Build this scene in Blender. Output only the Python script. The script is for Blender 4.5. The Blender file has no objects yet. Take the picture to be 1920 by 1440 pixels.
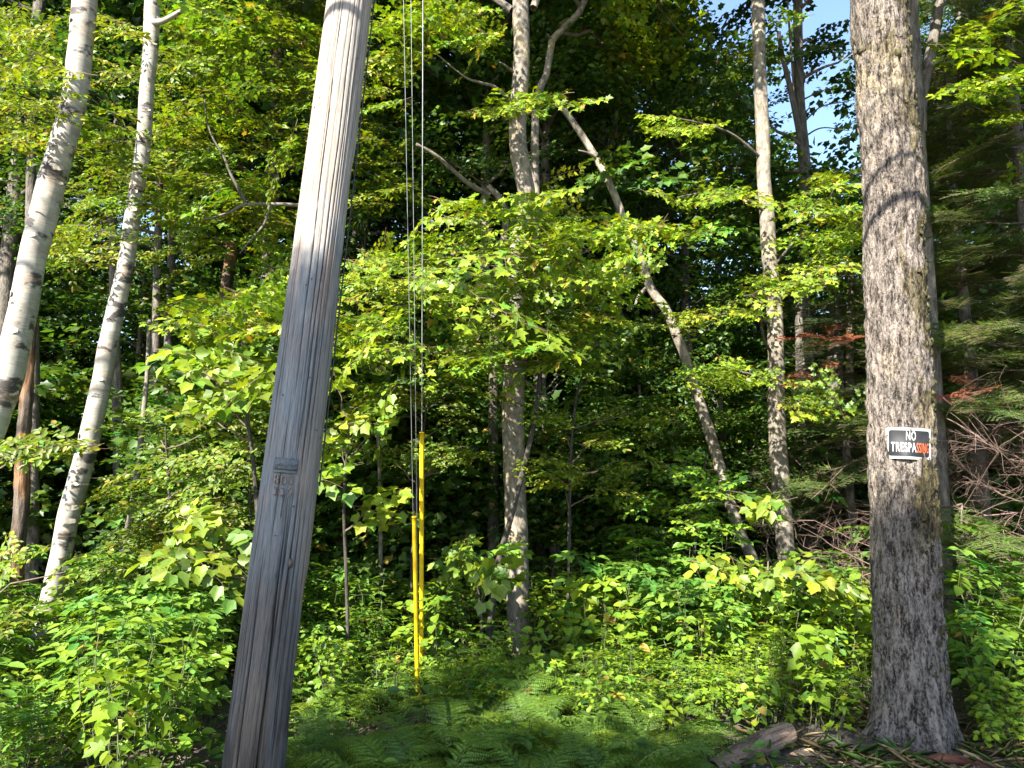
import bpy, math, random
import numpy as np
from mathutils import Vector

SEED = 11
rng = np.random.default_rng(SEED)
C = bpy.context.scene.collection

# ------------------------------------------------------------------ camera geometry
F = 1371.0
PITCH = math.radians(7.0)
CP, SP = math.cos(PITCH), math.sin(PITCH)
CAMZ = 1.6


def px(x, y, Y):
    """Point of the place at distance Y (metres in front) for a reading taken off the photograph."""
    dx, dy = (x - 960.0) / F, (720.0 - y) / F
    t = Y / (CP - dy * SP)
    return np.array([dx * t, Y, CAMZ + t * (SP + dy * CP)])


def pxscale(x, y, Y):
    dy = (720.0 - y) / F
    return Y / (CP - dy * SP) / F


# ------------------------------------------------------------------ sun
SUN_EL, SUN_AZ = math.radians(38), math.radians(33)      # azimuth: towards the left behind the viewer
S = np.array([-math.sin(SUN_AZ) * math.cos(SUN_EL), -math.cos(SUN_AZ) * math.cos(SUN_EL), math.sin(SUN_EL)])


# ------------------------------------------------------------------ numpy helpers
def nrm(v):
    v = np.asarray(v, float)
    return v / np.maximum(np.linalg.norm(v, axis=-1, keepdims=True), 1e-9)


def _hash(ix, iy, iz, s):
    h = (ix * 374761393 + iy * 668265263 + iz * 2147483647 + s * 1274126177) & 0xFFFFFFFF
    h = ((h ^ (h >> 13)) * 1274126177) & 0xFFFFFFFF
    h = ((h ^ (h >> 16)) * 2246822519) & 0xFFFFFFFF
    return ((h ^ (h >> 15)) & 0xFFFFFF) / float(0xFFFFFF)


def noise(p, s=0):
    """value noise 0..1 at points (n,3)"""
    p = np.asarray(p, float)
    i = np.floor(p).astype(np.int64)
    f = p - i
    f = f * f * (3 - 2 * f)
    r = 0
    for a in (0, 1):
        for b in (0, 1):
            for c in (0, 1):
                w = (f[:, 0] if a else 1 - f[:, 0]) * (f[:, 1] if b else 1 - f[:, 1]) * (f[:, 2] if c else 1 - f[:, 2])
                r = r + w * _hash(i[:, 0] + a, i[:, 1] + b, i[:, 2] + c, s)
    return r


def fbm(p, s=0, o=3):
    p = np.asarray(p, float)
    r, a, t = 0, 1.0, 0
    for k in range(o):
        r = r + a * noise(p * (2 ** k), s + k)
        t += a
        a *= .5
    return r / t


class Geo:
    __slots__ = ('v', 'l', 's', 'c', 'm')

    def __init__(self, v, l, s, c, m):
        self.v, self.l, self.s, self.c, self.m = v, l, s, c, m


def combine(gs):
    gs = [g for g in gs if g is not None and len(g.v)]
    off = np.cumsum([0] + [len(g.v) for g in gs[:-1]])
    return Geo(np.concatenate([g.v for g in gs]), np.concatenate([g.l + o for g, o in zip(gs, off)]),
               np.concatenate([g.s for g in gs]), np.concatenate([g.c for g in gs]), np.concatenate([g.m for g in gs]))


def place(g, R, T, tint=None):
    """copies of g under the frames R (q,3,3; columns are the axes) at T (q,3)"""
    R, T = np.asarray(R, float), np.asarray(T, float)
    q, n = len(T), len(g.v)
    v = (np.einsum('qij,nj->qni', R, g.v) + T[:, None, :]).reshape(-1, 3)
    l = (g.l[None, :] + (np.arange(q) * n)[:, None]).ravel()
    c = np.tile(g.c, (q, 1))
    if tint is not None:
        c = (g.c[None] * np.asarray(tint)[:, None, :]).reshape(-1, 3)
    return Geo(v, l, np.tile(g.s, q), c, np.tile(g.m, q))


def frames(D, N):
    """frames with local y = D, local z near N"""
    D = nrm(D)
    X = nrm(np.cross(D, N))
    Z = np.cross(X, D)
    return np.stack([X, D, Z], axis=-1)


# leaf outlines: petiole end at the origin, tip at y = 1, right half listed from base to tip
HALF = {
    'maple': [(.16, -.06), (.40, .02), (.24, .20), (.33, .24), (.56, .52), (.40, .52), (.21, .50), (.20, .72)],
    'moose': [(.22, -.07), (.37, .06), (.43, .30), (.53, .62), (.35, .64), (.19, .80)],
    'ovate': [(.17, .10), (.29, .36), (.22, .68)],
    'round': [(.24, -.04), (.43, .20), (.40, .52), (.20, .84)],
    'lance': [(.15, .22), (.17, .50), (.09, .80)],
    'rhomb': [(.30, .42)],
    'lobed': [(.34, .02), (.30, .28), (.46, .54), (.23, .66)],
}


def leaf_tmpl(kind, fold=.25, droop=.12):
    h = HALF[kind]
    n = len(h)
    v = [(0, 0, 0)]
    for x, y in h:
        v.append((x, y, 0))
    v.append((0, 1, 0))
    for x, y in reversed(h):
        v.append((-x, y, 0))
    v = np.array(v, float)
    v[:, 2] = fold * np.abs(v[:, 0]) - droop * v[:, 1] ** 2
    if n == 1:
        l = [0, 1, 2, 0, 2, 3]
        s = [3, 3]
    else:
        l = list(range(0, n + 2)) + [n + 1] + list(range(n + 2, 2 * n + 2)) + [0]
        s = [n + 2, n + 2]
    return v, np.array(l), np.array(s)


TM = {k: leaf_tmpl(k, f, d) for k, (f, d) in {
    'maple': (.16, .22), 'moose': (.22, .40), 'ovate': (.30, .16), 'round': (.25, .2), 'lance': (.35, .25),
    'rhomb': (.30, .15), 'lobed': (.18, .2)}.items()}


def leaves(P, D, N, size, kind, col):
    v, l, s = TM[kind]
    P = np.asarray(P, float)
    n = len(P)
    R = frames(D, N)
    size = np.broadcast_to(np.asarray(size, float), (n,))
    vv = (np.einsum('qij,nj->qni', R, v) * size[:, None, None] + P[:, None, :]).reshape(-1, 3)
    ll = (l[None] + (np.arange(n) * len(v))[:, None]).ravel()
    cc = np.repeat(np.asarray(col, float), len(v), axis=0)
    return Geo(vv, ll, np.tile(s, n), cc, np.zeros(n * len(s), int))


def tube(P, r, k=4, col=(.12, .09, .06), mat=1):
    P = np.asarray(P, float)
    n = len(P)
    r = np.broadcast_to(np.asarray(r, float), (n,))
    t = np.gradient(P, axis=0)
    t = nrm(t)
    ref = np.where(np.abs(t[:, 2:3]) > .9, np.array([[1., 0, 0]]), np.array([[0, 0, 1.]]))
    a = nrm(np.cross(t, ref))
    b = np.cross(t, a)
    th = np.arange(k) * 2 * math.pi / k
    v = (P[:, None] + r[:, None, None] * (np.cos(th)[None, :, None] * a[:, None] + np.sin(th)[None, :, None] * b[:, None])).reshape(-1, 3)
    i = np.arange(n - 1)[:, None] * k
    j = np.arange(k)[None]
    j2 = (j + 1) % k
    l = np.stack([i + j, i + j2, i + k + j2, i + k + j], -1).reshape(-1)
    return Geo(v, l, np.full((n - 1) * k, 4), np.tile(np.array(col, float), (len(v), 1)), np.full((n - 1) * k, mat))


def mesh(name, g, mats, smooth=False, tc=None):
    me = bpy.data.meshes.new(name)
    me.vertices.add(len(g.v))
    me.vertices.foreach_set('co', g.v.astype(np.float32).ravel())
    me.loops.add(len(g.l))
    me.loops.foreach_set('vertex_index', g.l.astype(np.int32))
    me.polygons.add(len(g.s))
    st = np.concatenate([[0], np.cumsum(g.s)[:-1]]).astype(np.int32)
    me.polygons.foreach_set('loop_start', st)
    me.polygons.foreach_set('material_index', g.m.astype(np.int32))
    if smooth:
        me.polygons.foreach_set('use_smooth', np.ones(len(g.s), bool))
    at = me.attributes.new('Col', 'FLOAT_COLOR', 'POINT')
    at.data.foreach_set('color', np.concatenate([g.c, np.ones((len(g.v), 1))], 1).astype(np.float32).ravel())
    if tc is not None:
        a2 = me.attributes.new('tc', 'FLOAT_VECTOR', 'POINT')
        a2.data.foreach_set('vector', tc.astype(np.float32).ravel())
    for m in mats:
        me.materials.append(m)
    me.update(calc_edges=True)
    return me


def obj(name, data, parent=None, loc=None):
    o = bpy.data.objects.new(name, data)
    C.objects.link(o)
    if parent is not None:
        o.parent = parent
    if loc is not None:
        o.location = loc
    return o


def thing(name, label, cat, group=None, loc=(0, 0, 0), data=None):
    o = obj(name, data, None, loc)
    o['label'] = label
    o['category'] = cat
    if group:
        o['group'] = group
    return o


def copy_tree(o, parent=None):
    c = o.copy()
    C.objects.link(c)
    c.parent = parent
    for ch in o.children:
        copy_tree(ch, c)
    return c


# ------------------------------------------------------------------ materials
class NT:
    def __init__(self, name):
        self.m = bpy.data.materials.new(name)
        self.m.use_nodes = True
        self.t = self.m.node_tree
        self.t.nodes.clear()
        self.out = self.t.nodes.new('ShaderNodeOutputMaterial')

    def n(self, typ, **kw):
        nd = self.t.nodes.new(typ)
        for k, v in kw.items():
            if k.startswith('i_'):
                nd.inputs[k[2:].replace('_', ' ')].default_value = v
            else:
                setattr(nd, k, v)
        return nd

    def l(self, a, b):
        self.t.links.new(a, b)

    def attr(self, nm, out='Color'):
        return self.n('ShaderNodeAttribute', attribute_name=nm).outputs[out]

    def noise(self, vec, scale, sx=1, sy=1, sz=1, detail=4, rough=.55, dist=0):
        mp = self.n('ShaderNodeMapping')
        mp.inputs['Scale'].default_value = (sx, sy, sz)
        self.l(vec, mp.inputs[0])
        nz = self.n('ShaderNodeTexNoise')
        nz.inputs['Scale'].default_value = scale
        nz.inputs['Detail'].default_value = detail
        nz.inputs['Roughness'].default_value = rough
        nz.inputs['Distortion'].default_value = dist
        self.l(mp.outputs[0], nz.inputs['Vector'])
        return nz.outputs['Fac']

    def ramp(self, fac, stops):
        r = self.n('ShaderNodeValToRGB')
        e = r.color_ramp.elements
        while len(e) < len(stops):
            e.new(.5)
        for el, (p, c) in zip(e, stops):
            el.position = p
            el.color = (c, c, c, 1) if not hasattr(c, '__len__') else (*c, 1)
        self.l(fac, r.inputs[0])
        return r.outputs[0]

    def mix(self, fac, a, b, mode='MIX'):
        x = self.n('ShaderNodeMix', data_type='RGBA', blend_type=mode)
        for s, val in ((x.inputs[0], fac), (x.inputs[6], a), (x.inputs[7], b)):
            if hasattr(val, 'is_linked'):
                self.l(val, s)
            elif hasattr(val, '__len__'):
                s.default_value = (*val, 1)
            else:
                s.default_value = val
        return x.outputs[2]

    def math(self, op, a, b=0.0):
        x = self.n('ShaderNodeMath', operation=op)
        for s, val in ((x.inputs[0], a), (x.inputs[1], b)):
            if hasattr(val, 'is_linked'):
                self.l(val, s)
            else:
                s.default_value = val
        return x.outputs[0]

    def done(self, col, rough=.85, height=None, strength=.5, dist=.01, spec=.3, metal=0.0):
        p = self.n('ShaderNodeBsdfPrincipled')
        if hasattr(col, 'is_linked'):
            self.l(col, p.inputs['Base Color'])
        else:
            p.inputs['Base Color'].default_value = (*col, 1)
        if hasattr(rough, 'is_linked'):
            self.l(rough, p.inputs['Roughness'])
        else:
            p.inputs['Roughness'].default_value = rough
        p.inputs['Specular IOR Level'].default_value = spec
        p.inputs['Metallic'].default_value = metal
        if height is not None:
            b = self.n('ShaderNodeBump')
            b.inputs['Strength'].default_value = strength
            b.inputs['Distance'].default_value = dist
            self.l(height, b.inputs['Height'])
            self.l(b.outputs[0], p.inputs['Normal'])
        self.l(p.outputs[0], self.out.inputs[0])
        return self.m


def leaf_mat(name, trans=.36, gloss=.032, rough=.5, tmul=(1.5, 1.4, .5)):
    t = NT(name)
    oi = t.n('ShaderNodeObjectInfo')
    col = t.attr('Col')
    var = t.ramp(oi.outputs['Random'], [(0, (.82, .86, .9)), (.5, (1, 1, 1)), (1, (1.18, 1.1, .9))])
    col = t.mix(1.0, col, var, 'MULTIPLY')
    nz = t.noise(t.n('ShaderNodeTexCoord').outputs['Object'], 60, detail=2)
    col = t.mix(1.0, col, t.ramp(nz, [(.3, .8), (.7, 1.15)]), 'MULTIPLY')
    d = t.n('ShaderNodeBsdfDiffuse')
    tr = t.n('ShaderNodeBsdfTranslucent')
    g = t.n('ShaderNodeBsdfGlossy')
    g.inputs['Roughness'].default_value = rough
    t.l(col, d.inputs[0])
    t.l(t.mix(1.0, col, tmul, 'MULTIPLY'), tr.inputs[0])
    m1 = t.n('ShaderNodeMixShader')
    m1.inputs[0].default_value = trans
    t.l(d.outputs[0], m1.inputs[1])
    t.l(tr.outputs[0], m1.inputs[2])
    m2 = t.n('ShaderNodeMixShader')
    m2.inputs[0].default_value = gloss
    t.l(m1.outputs[0], m2.inputs[1])
    t.l(g.outputs[0], m2.inputs[2])
    t.l(m2.outputs[0], t.out.inputs[0])
    return t.m


M = {}
M['leaf'] = leaf_mat('leaf_broad')
M['needle'] = leaf_mat('fir_needle', .15, .04, .5, (1.2, 1.1, .7))
M['fern'] = leaf_mat('fern_green', .4, .03, .5)


def twig_mat():
    t = NT('twig')
    c = t.attr('Col')
    nz = t.noise(t.n('ShaderNodeTexCoord').outputs['Object'], 30, sz=.5)
    return t.done(t.mix(1.0, c, t.ramp(nz, [(.3, .6), (.7, 1.3)]), 'MULTIPLY'), .85)


M['twig'] = twig_mat()


def bark_mat(name, dark, light, scale=30, sz=.18, bump=.8, dist=.012, fine=120, lo=.38, hi=.62, big=0):
    """furrowed bark; the vertex colour (Col) tints it, so lichen and moss keep their own colour"""
    t = NT(name)
    tc = t.attr('tc', 'Vector')
    a = t.noise(tc, scale, sz=sz, detail=5, rough=.6, dist=.4)
    b = t.noise(tc, fine, sz=.45, detail=3, rough=.7)
    h = t.math('ADD', t.math('MULTIPLY', a, .7), t.math('MULTIPLY', b, .3))
    if big:
        pl = t.noise(tc, big, sz=.22, detail=3, rough=.5, dist=.6)
        h = t.math('ADD', t.math('MULTIPLY', h, .62), t.math('MULTIPLY', pl, .38))
    col = t.ramp(h, [(lo, dark), (hi, light)])
    col = t.mix(1.0, col, t.attr('Col'), 'MULTIPLY')
    blot = t.noise(tc, 5, sz=.6, detail=4)
    col = t.mix(1.0, col, t.ramp(blot, [(.3, .72), (.7, 1.2)]), 'MULTIPLY')
    return t.done(col, .9, t.ramp(h, [(lo - .05, 0.0), (hi + .05, 1.0)]), bump, dist, .2)


def birch_mat():
    t = NT('birch_bark')
    tc = t.attr('tc', 'Vector')
    base = t.ramp(t.noise(tc, 7, sz=1.2, detail=5), [(.3, (.18, .165, .14)), (.5, (.30, .285, .245)), (.72, (.39, .37, .325))])
    streak = t.noise(tc, 16, sx=.35, sy=.35, sz=5.5, detail=5, rough=.7)      # horizontal lenticels and peels
    col = t.mix(t.ramp(streak, [(.52, 0.0), (.64, .85)]), base, (.22, .17, .13))
    patch = t.noise(tc, 4.2, sx=1.0, sy=1.0, sz=1.5, detail=5, rough=.62)
    col = t.mix(t.ramp(patch, [(.55, 0.0), (.60, 1.0)]), col, (.05, .043, .038))
    curl = t.noise(tc, 9, sx=.6, sy=.6, sz=2.4, detail=3)
    col = t.mix(t.ramp(curl, [(.54, 0.0), (.68, .6)]), col, (.46, .33, .24))
    col = t.mix(1.0, col, t.attr('Col'), 'MULTIPLY')
    h = t.math('ADD', t.math('MULTIPLY', streak, .6), t.math('MULTIPLY', patch, .6))
    return t.done(col, .65, h, .5, .006, .3)


M['birch'] = birch_mat()
M['maple_bark'] = bark_mat('maple_bark', (.034, .027, .022), (.375, .315, .265), 100, .40, 1.0, .024, 280, .425, .57, 38)
M['grey_bark'] = bark_mat('grey_bark', (.095, .08, .062), (.27, .235, .19), 26, .5, .45, .006, 130)
M['dark_bark'] = bark_mat('dark_bark', (.055, .047, .04), (.20, .175, .145), 30, .25, .8, .012, 110)
M['snag'] = bark_mat('snag_wood', (.07, .05, .037), (.28, .21, .155), 30, .14, .9, .014, 120)


def pole_mat():
    t = NT('weathered_pole_wood')
    tc = t.attr('tc', 'Vector')
    grain = t.noise(tc, 110, sz=.035, detail=6, rough=.7)
    fine = t.noise(tc, 340, sz=.05, detail=3, rough=.6)
    patch = t.noise(tc, 5.0, sz=.35, detail=4, rough=.6, dist=.6)
    gcol = t.ramp(grain, [(.30, (.125, .122, .117)), (.48, (.26, .255, .245)), (.72, (.345, .335, .315))])
    bcol = t.ramp(grain, [(.30, (.16, .12, .095)), (.48, (.31, .25, .21)), (.72, (.40, .335, .29))])
    col = t.mix(t.ramp(patch, [(.48, 0.0), (.60, .6)]), gcol, bcol)
    col = t.mix(1.0, col, t.ramp(fine, [(.3, .72), (.65, 1.1)]), 'MULTIPLY')
    crack = t.noise(tc, 95, sz=.014, detail=2, rough=.4)
    ck = t.ramp(crack, [(.66, 0.0), (.72, .9)])
    col = t.mix(ck, col, (.05, .04, .034))
    col = t.mix(1.0, col, t.attr('Col'), 'MULTIPLY')
    h = t.math('SUBTRACT', t.math('ADD', t.math('MULTIPLY', grain, .5), t.math('MULTIPLY', fine, .2)), t.math('MULTIPLY', ck, .6))
    return t.done(col, 1.0, h, .6, .005, .06)


M['pole'] = pole_mat()


def plain(name, col, rough=.5, metal=0.0, spec=.4, var=.15, scale=40, bump=.1):
    t = NT(name)
    nz = t.noise(t.n('ShaderNodeTexCoord').outputs['Object'], scale, detail=4)
    c = t.mix(1.0, col, t.ramp(nz, [(.3, 1 - var), (.7, 1 + var)]), 'MULTIPLY')
    return t.done(c, rough, nz, bump, .003, spec, metal)


M['yellow'] = plain('yellow_guard_plastic', (.68, .43, .006), .5, var=.28, scale=9)
M['steel'] = plain('galvanised_steel', (.30, .30, .29), .45, .7, var=.2)
M['cable'] = plain('black_cable', (.03, .03, .032), .5)
M['rust'] = plain('rusty_number_metal', (.20, .145, .12), .7, .2, var=.35, scale=90)
M['tagmetal'] = plain('weathered_tag_metal', (.10, .11, .115), .6, .3, var=.3, scale=80)
M['sign_white'] = plain('sign_white', (.46, .455, .43), .4, var=.05)
M['sign_black'] = plain('sign_black', (.016, .016, .018), .5, spec=.35, var=.3, scale=20)
M['sign_orange'] = plain('sign_orange', (.62, .12, .03), .45, var=.08)
M['nail'] = plain('nail_head', (.10, .08, .07), .5, .6)


def ground_mat():
    t = NT('forest_floor')
    oc = t.n('ShaderNodeTexCoord').outputs['Object']
    a = t.noise(oc, 1.3, detail=5)
    b = t.noise(oc, 24, detail=5, rough=.7)
    c = t.noise(oc, 120, detail=3, rough=.7)
    col = t.ramp(b, [(.3, (.035, .026, .018)), (.5, (.085, .065, .046)), (.68, (.20, .165, .125))])
    col = t.mix(t.ramp(a, [(.48, 0.0), (.62, .7)]), col, (.15, .135, .12))
    col = t.mix(1.0, col, t.ramp(c, [(.3, .6), (.7, 1.3)]), 'MULTIPLY')
    return t.done(col, .95, t.math('ADD', b, t.math('MULTIPLY', c, .5)), .9, .02, .15)


M['ground'] = ground_mat()


def stone_mat():
    t = NT('tan_rock')
    oc = t.n('ShaderNodeTexCoord').outputs['Object']
    a = t.noise(oc, 6, detail=6, rough=.65)
    b = t.noise(oc, 45, detail=4, rough=.7)
    col = t.ramp(a, [(.32, (.07, .056, .043)), (.55, (.17, .135, .10)), (.72, (.25, .21, .165))])
    col = t.mix(1.0, col, t.ramp(b, [(.3, .7), (.7, 1.2)]), 'MULTIPLY')
    return t.done(col, .9, t.math('ADD', a, b), .8, .015, .2)


M['stone'] = stone_mat()


# ------------------------------------------------------------------ trunks
def catmull(P, n):
    P = np.asarray(P, float)
    Q = np.vstack([2 * P[0] - P[1], P, 2 * P[-1] - P[-2]])
    m = len(P) - 1
    u = np.linspace(0, m - 1e-6, n)
    i = u.astype(int)
    f = (u - i)[:, None]
    p0, p1, p2, p3 = Q[i], Q[i + 1], Q[i + 2], Q[i + 3]
    return .5 * ((2 * p1) + (-p0 + p2) * f + (2 * p0 - 5 * p1 + 4 * p2 - p3) * f ** 2 + (-p0 + 3 * p1 - 3 * p2 + p3) * f ** 3)


def trunk_geo(P, r, k=20, step=.05, rough=.03, ridge=.0, seed=0, flare=0.0, colfn=None, cap=True, lump=.05):
    """tapered trunk: centre line P, radii r; returns the mesh and its unrolled bark coordinates"""
    P = np.asarray(P, float)
    r = np.asarray(r, float)
    L = np.linalg.norm(np.diff(P, axis=0), axis=1).sum()
    n = max(8, int(L / step))
    q = catmull(np.hstack([P, r[:, None]]), n)
    c, rr = q[:, :3], np.maximum(q[:, 3], .003)
    s = np.concatenate([[0], np.cumsum(np.linalg.norm(np.diff(c, axis=0), axis=1))])
    t = nrm(np.gradient(c, axis=0))
    a = nrm(np.cross(np.array([[0, 1., 0]]), t))
    b = np.cross(t, a)
    th = np.arange(k) * 2 * math.pi / k
    ct, stn = np.cos(th), np.sin(th)
    R0 = float(np.mean(rr))
    tc = np.stack([np.broadcast_to(ct[None] * R0, (n, k)), np.broadcast_to(stn[None] * R0, (n, k)),
                   np.broadcast_to(s[:, None], (n, k))], -1).reshape(-1, 3) + seed * 3.17
    d = (fbm(tc * np.array([7, 7, 3.]), seed, 3) - .5) * 2 * lump + (fbm(tc * np.array([40, 40, 14.]), seed + 5, 2) - .5) * 2 * rough
    if ridge:
        d += (noise(tc * np.array([75, 75, 9.]), seed + 9) - .5) * 2 * ridge
    R = rr[:, None] * (1 + d.reshape(n, k))
    if flare:
        z = c[:, 2] - c[0, 2]
        root = 1 + flare * np.exp(-np.maximum(z, 0) / .22)[:, None] * (.55 + .45 * np.cos(th * 4 + seed)[None])
        R = R * root
    v = (c[:, None] + R[..., None] * (ct[None, :, None] * a[:, None] + stn[None, :, None] * b[:, None])).reshape(-1, 3)
    i = np.arange(n - 1)[:, None] * k
    j = np.arange(k)[None]
    j2 = (j + 1) % k
    l = np.stack([i + j, i + j2, i + k + j2, i + k + j], -1).reshape(-1)
    sz = np.full((n - 1) * k, 4)
    if cap:
        l = np.concatenate([l, (n - 1) * k + np.arange(k)])
        sz = np.append(sz, k)
    col = np.ones((len(v), 3))
    if colfn:
        col = colfn(v, tc, np.tile(th, n), np.repeat(s, k))
    return Geo(v, l, sz, col, np.zeros(len(sz), int)), tc


def pxline(pts, Y0, Y1=None):
    """(x, y, width) readings, listed from the bottom up -> centre line and radii; Y runs from Y0 to Y1"""
    Y1 = Y0 if Y1 is None else Y1
    ys = [p[1] for p in pts]
    P, r = [], []
    for x, y, w in pts:
        f = (ys[0] - y) / max(ys[0] - ys[-1], 1e-6)
        Y = Y0 + (Y1 - Y0) * f
        P.append(px(x, y, Y))
        r.append(.5 * w * pxscale(x, y, Y))
    return np.array(P), np.array(r)


def extend(P, r, top_z=None, taper=.35, ground=True):
    """carry a trunk on down into the ground and on up beyond the frame"""
    P, r = list(P), list(r)
    if ground and P[0][2] > -.15:
        d = nrm(P[0] - P[1])
        d[2] = min(d[2], -.8)
        k = (P[0][2] + .2) / -d[2]
        P.insert(0, P[0] + d * k)
        r.insert(0, r[0] * (1 + .06 * k))
    if top_z is not None and top_z > P[-1][2]:
        d = nrm(P[-1] - P[-3])
        d = nrm(d + np.array([0, 0, .5]))
        z0 = P[-1][2]
        for f in (.35, .7, 1.0):
            k = (top_z - z0) * f
            P.append(P[len(P) - 1] + d * ((top_z - z0) * (.35 if f < .9 else .3) / d[2]) + rng.normal(0, .05, 3))
            r.append(r[-1] * (taper ** .34))
    return np.array(P), np.array(r)


# ------------------------------------------------------------------ sprays (leafy twigs); unit: metres, axis +y, upper side +z
def greens(n, base, var=.25, yel=.12):
    base = np.array(base, float)
    b = np.exp(rng.normal(0, var, (n, 1)))
    h = rng.normal(0, yel, (n, 1))
    c = base[None] * b * np.concatenate([1 + h * 1.6, 1 + h * .5, 1 - h], 1)
    odd = rng.random(n) < .022
    c[odd] = np.array([.26, .19, .03]) * np.exp(rng.normal(0, .3, (int(odd.sum()), 1)))
    pale = rng.random(n) < .05
    c[pale] *= np.array([1.25, 1.15, 1.5])
    return np.clip(c, .004, .6)


def spray(kind, L=.85, size=.085, tw=5, gap=.075, base=(.085, .17, .02), ang=52, njit=.32, petiole=.035, taperL=.5, twig=True, drop=.10, pair=1.0, twr=.004):
    """flat leafy branch end: a central twig, side twigs to both sides, leaves in pairs along all of them"""
    gs, P, D, N, SZ = [], [], [], [], []

    def along(o, d, l, rad, sub):
        n = max(3, int(l / gap) + 1)
        tt = np.linspace(0, 1, n)
        sag = np.stack([0 * tt, 0 * tt, -drop * l * tt ** 2 + rng.normal(0, .012, n)], -1)
        pts = o + d[None] * (l * tt)[:, None] + sag + rng.normal(0, .006, (n, 3))
        if twig:
            gs.append(tube(pts, np.linspace(rad, rad * .4, n), 3, (.14, .10, .065)))
        side = np.array([d[1], -d[0], 0])
        for i in range(1, n):
            if sub and tt[i] < .12:
                continue
            for sg in (-1, 1):
                if rng.random() > pair:
                    continue
                a = math.radians(ang + rng.normal(0, 16))
                ld = nrm(d * math.cos(a) + side * sg * math.sin(a) + np.array([0, 0, rng.normal(-.12, .22)]))
                P.append(pts[i] + ld * petiole)
                D.append(ld)
                N.append(nrm(np.array([0, 0, 1.]) + rng.normal(0, njit, 3)))
                SZ.append(size * rng.uniform(.62, 1.18))
        P.append(pts[-1] + d * petiole)
        D.append(d)
        N.append(nrm(np.array([0, 0, 1.]) + rng.normal(0, njit, 3)))
        SZ.append(size * rng.uniform(.8, 1.15))
        return pts, tt

    d0 = np.array([0, 1., 0])
    pts, tt = along(np.zeros(3), d0, L, twr, True)
    for i in range(tw):
        f = .10 + .75 * (i + rng.uniform(.2, .8)) / tw
        k = min(len(pts) - 1, int(f * (len(pts) - 1)))
        sg = -1 if i % 2 else 1
        a = math.radians(rng.uniform(38, 68))
        d = nrm(np.array([sg * math.sin(a), math.cos(a), rng.normal(0, .08)]))
        along(pts[k], d, L * taperL * (1.15 - f) * rng.uniform(.7, 1.2), twr * .6, False)
    gs.insert(0, leaves(P, D, N, SZ, kind, greens(len(P), base)))
    return combine(gs)


GM = (.145, .218, .013)       # maple in the sun
GB = (.132, .188, .013)       # beech and birch
GD = (.045, .095, .018)       # darker kinds
SPR = {
    'maple': [spray('maple', L, .095, 5, .085, GM) for L in (.7, .85, 1.0, .8, .95)],
    'beech': [spray('ovate', L, .085, 6, .055, GB, 50, .3, .01, .5, drop=.14) for L in (.7, .9, 1.0, .8)],
    'birch': [spray('ovate', L, .065, 5, .06, GB, 50, .5, .02, .5, drop=.25) for L in (.6, .8, .9, .7)],
    'moose': [spray('moose', L, .125, 2, .12, (.145, .22, .020), 60, .38, .05, .5, drop=.25) for L in (.5, .62, .7, .55)],
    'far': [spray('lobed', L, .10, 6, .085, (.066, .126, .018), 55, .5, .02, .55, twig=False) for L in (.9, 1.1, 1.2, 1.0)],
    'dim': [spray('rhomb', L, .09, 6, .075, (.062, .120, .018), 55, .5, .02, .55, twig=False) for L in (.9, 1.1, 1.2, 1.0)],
}


def conifer_spray(L=.8, n=13, base=(.078, .145, .022), dead=False):
    """flat fir bough: branchlets in one plane with short needles to both sides"""
    gs, P, D, N, SZ = [], [], [], [], []

    def needles(o, d, l):
        m = max(4, int(l / .0085))
        t = np.linspace(.02, 1, m)
        side = np.array([d[1], -d[0], 0])
        for sg in (-1, 1):
            P.append(o + d * (l * t)[:, None])
            D.append(nrm(d * .65 + side * sg + rng.normal(0, .12, (m, 3)) + np.array([0, 0, .12])))
            N.append(nrm(np.array([0, 0, 1.]) + rng.normal(0, .3, (m, 3))))
            SZ.append(np.full(m, .026) * rng.uniform(.7, 1.1, m) * (1.05 - .4 * t))

    d0 = np.array([0, 1., 0])
    tt = np.linspace(0, 1, 7)
    ax = np.stack([0 * tt, tt * L, -.10 * L * tt ** 2], -1)
    gs.append(tube(ax, np.linspace(.006, .002, 7), 3, (.10, .075, .05)))
    needles(np.zeros(3), d0, L)
    for i in range(n):
        f = .08 + .88 * i / n
        o = np.array([0, f * L, -.1 * L * f * f])
        for sg in (-1, 1):
            a = math.radians(rng.uniform(48, 62))
            d = nrm(np.array([sg * math.sin(a), math.cos(a), rng.normal(-.05, .1)]))
            l = L * .48 * (1.05 - f) * rng.uniform(.65, 1.1)
            gs.append(tube(np.array([o, o + d * l * .5, o + d * l]), [.003, .002, .001], 3, (.10, .075, .05)))
            needles(o, d, l)
            if l > .16:
                for s2 in (-1, 1):
                    d2 = nrm(d + .9 * s2 * np.array([d[1], -d[0], 0]))
                    needles(o + d * l * .45, d2, l * .4)
    P, D, N, SZ = map(np.concatenate, (P, D, N, SZ))
    gs.insert(0, leaves(P, D, N, SZ, 'rhomb', greens(len(P), base, .2, .06)))
    return combine(gs)


_tm = TM['rhomb']
TM['rhomb'] = leaf_tmpl('rhomb', .1, .05)
TM['rhomb'][0][:, 0] *= .42
FIR = [conifer_spray(L) for L in (.6, .8, .95)]
FIRDEAD = [conifer_spray(L, 9, (.30, .075, .03)) for L in (.35, .45)]
TM['rhomb'] = _tm


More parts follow.
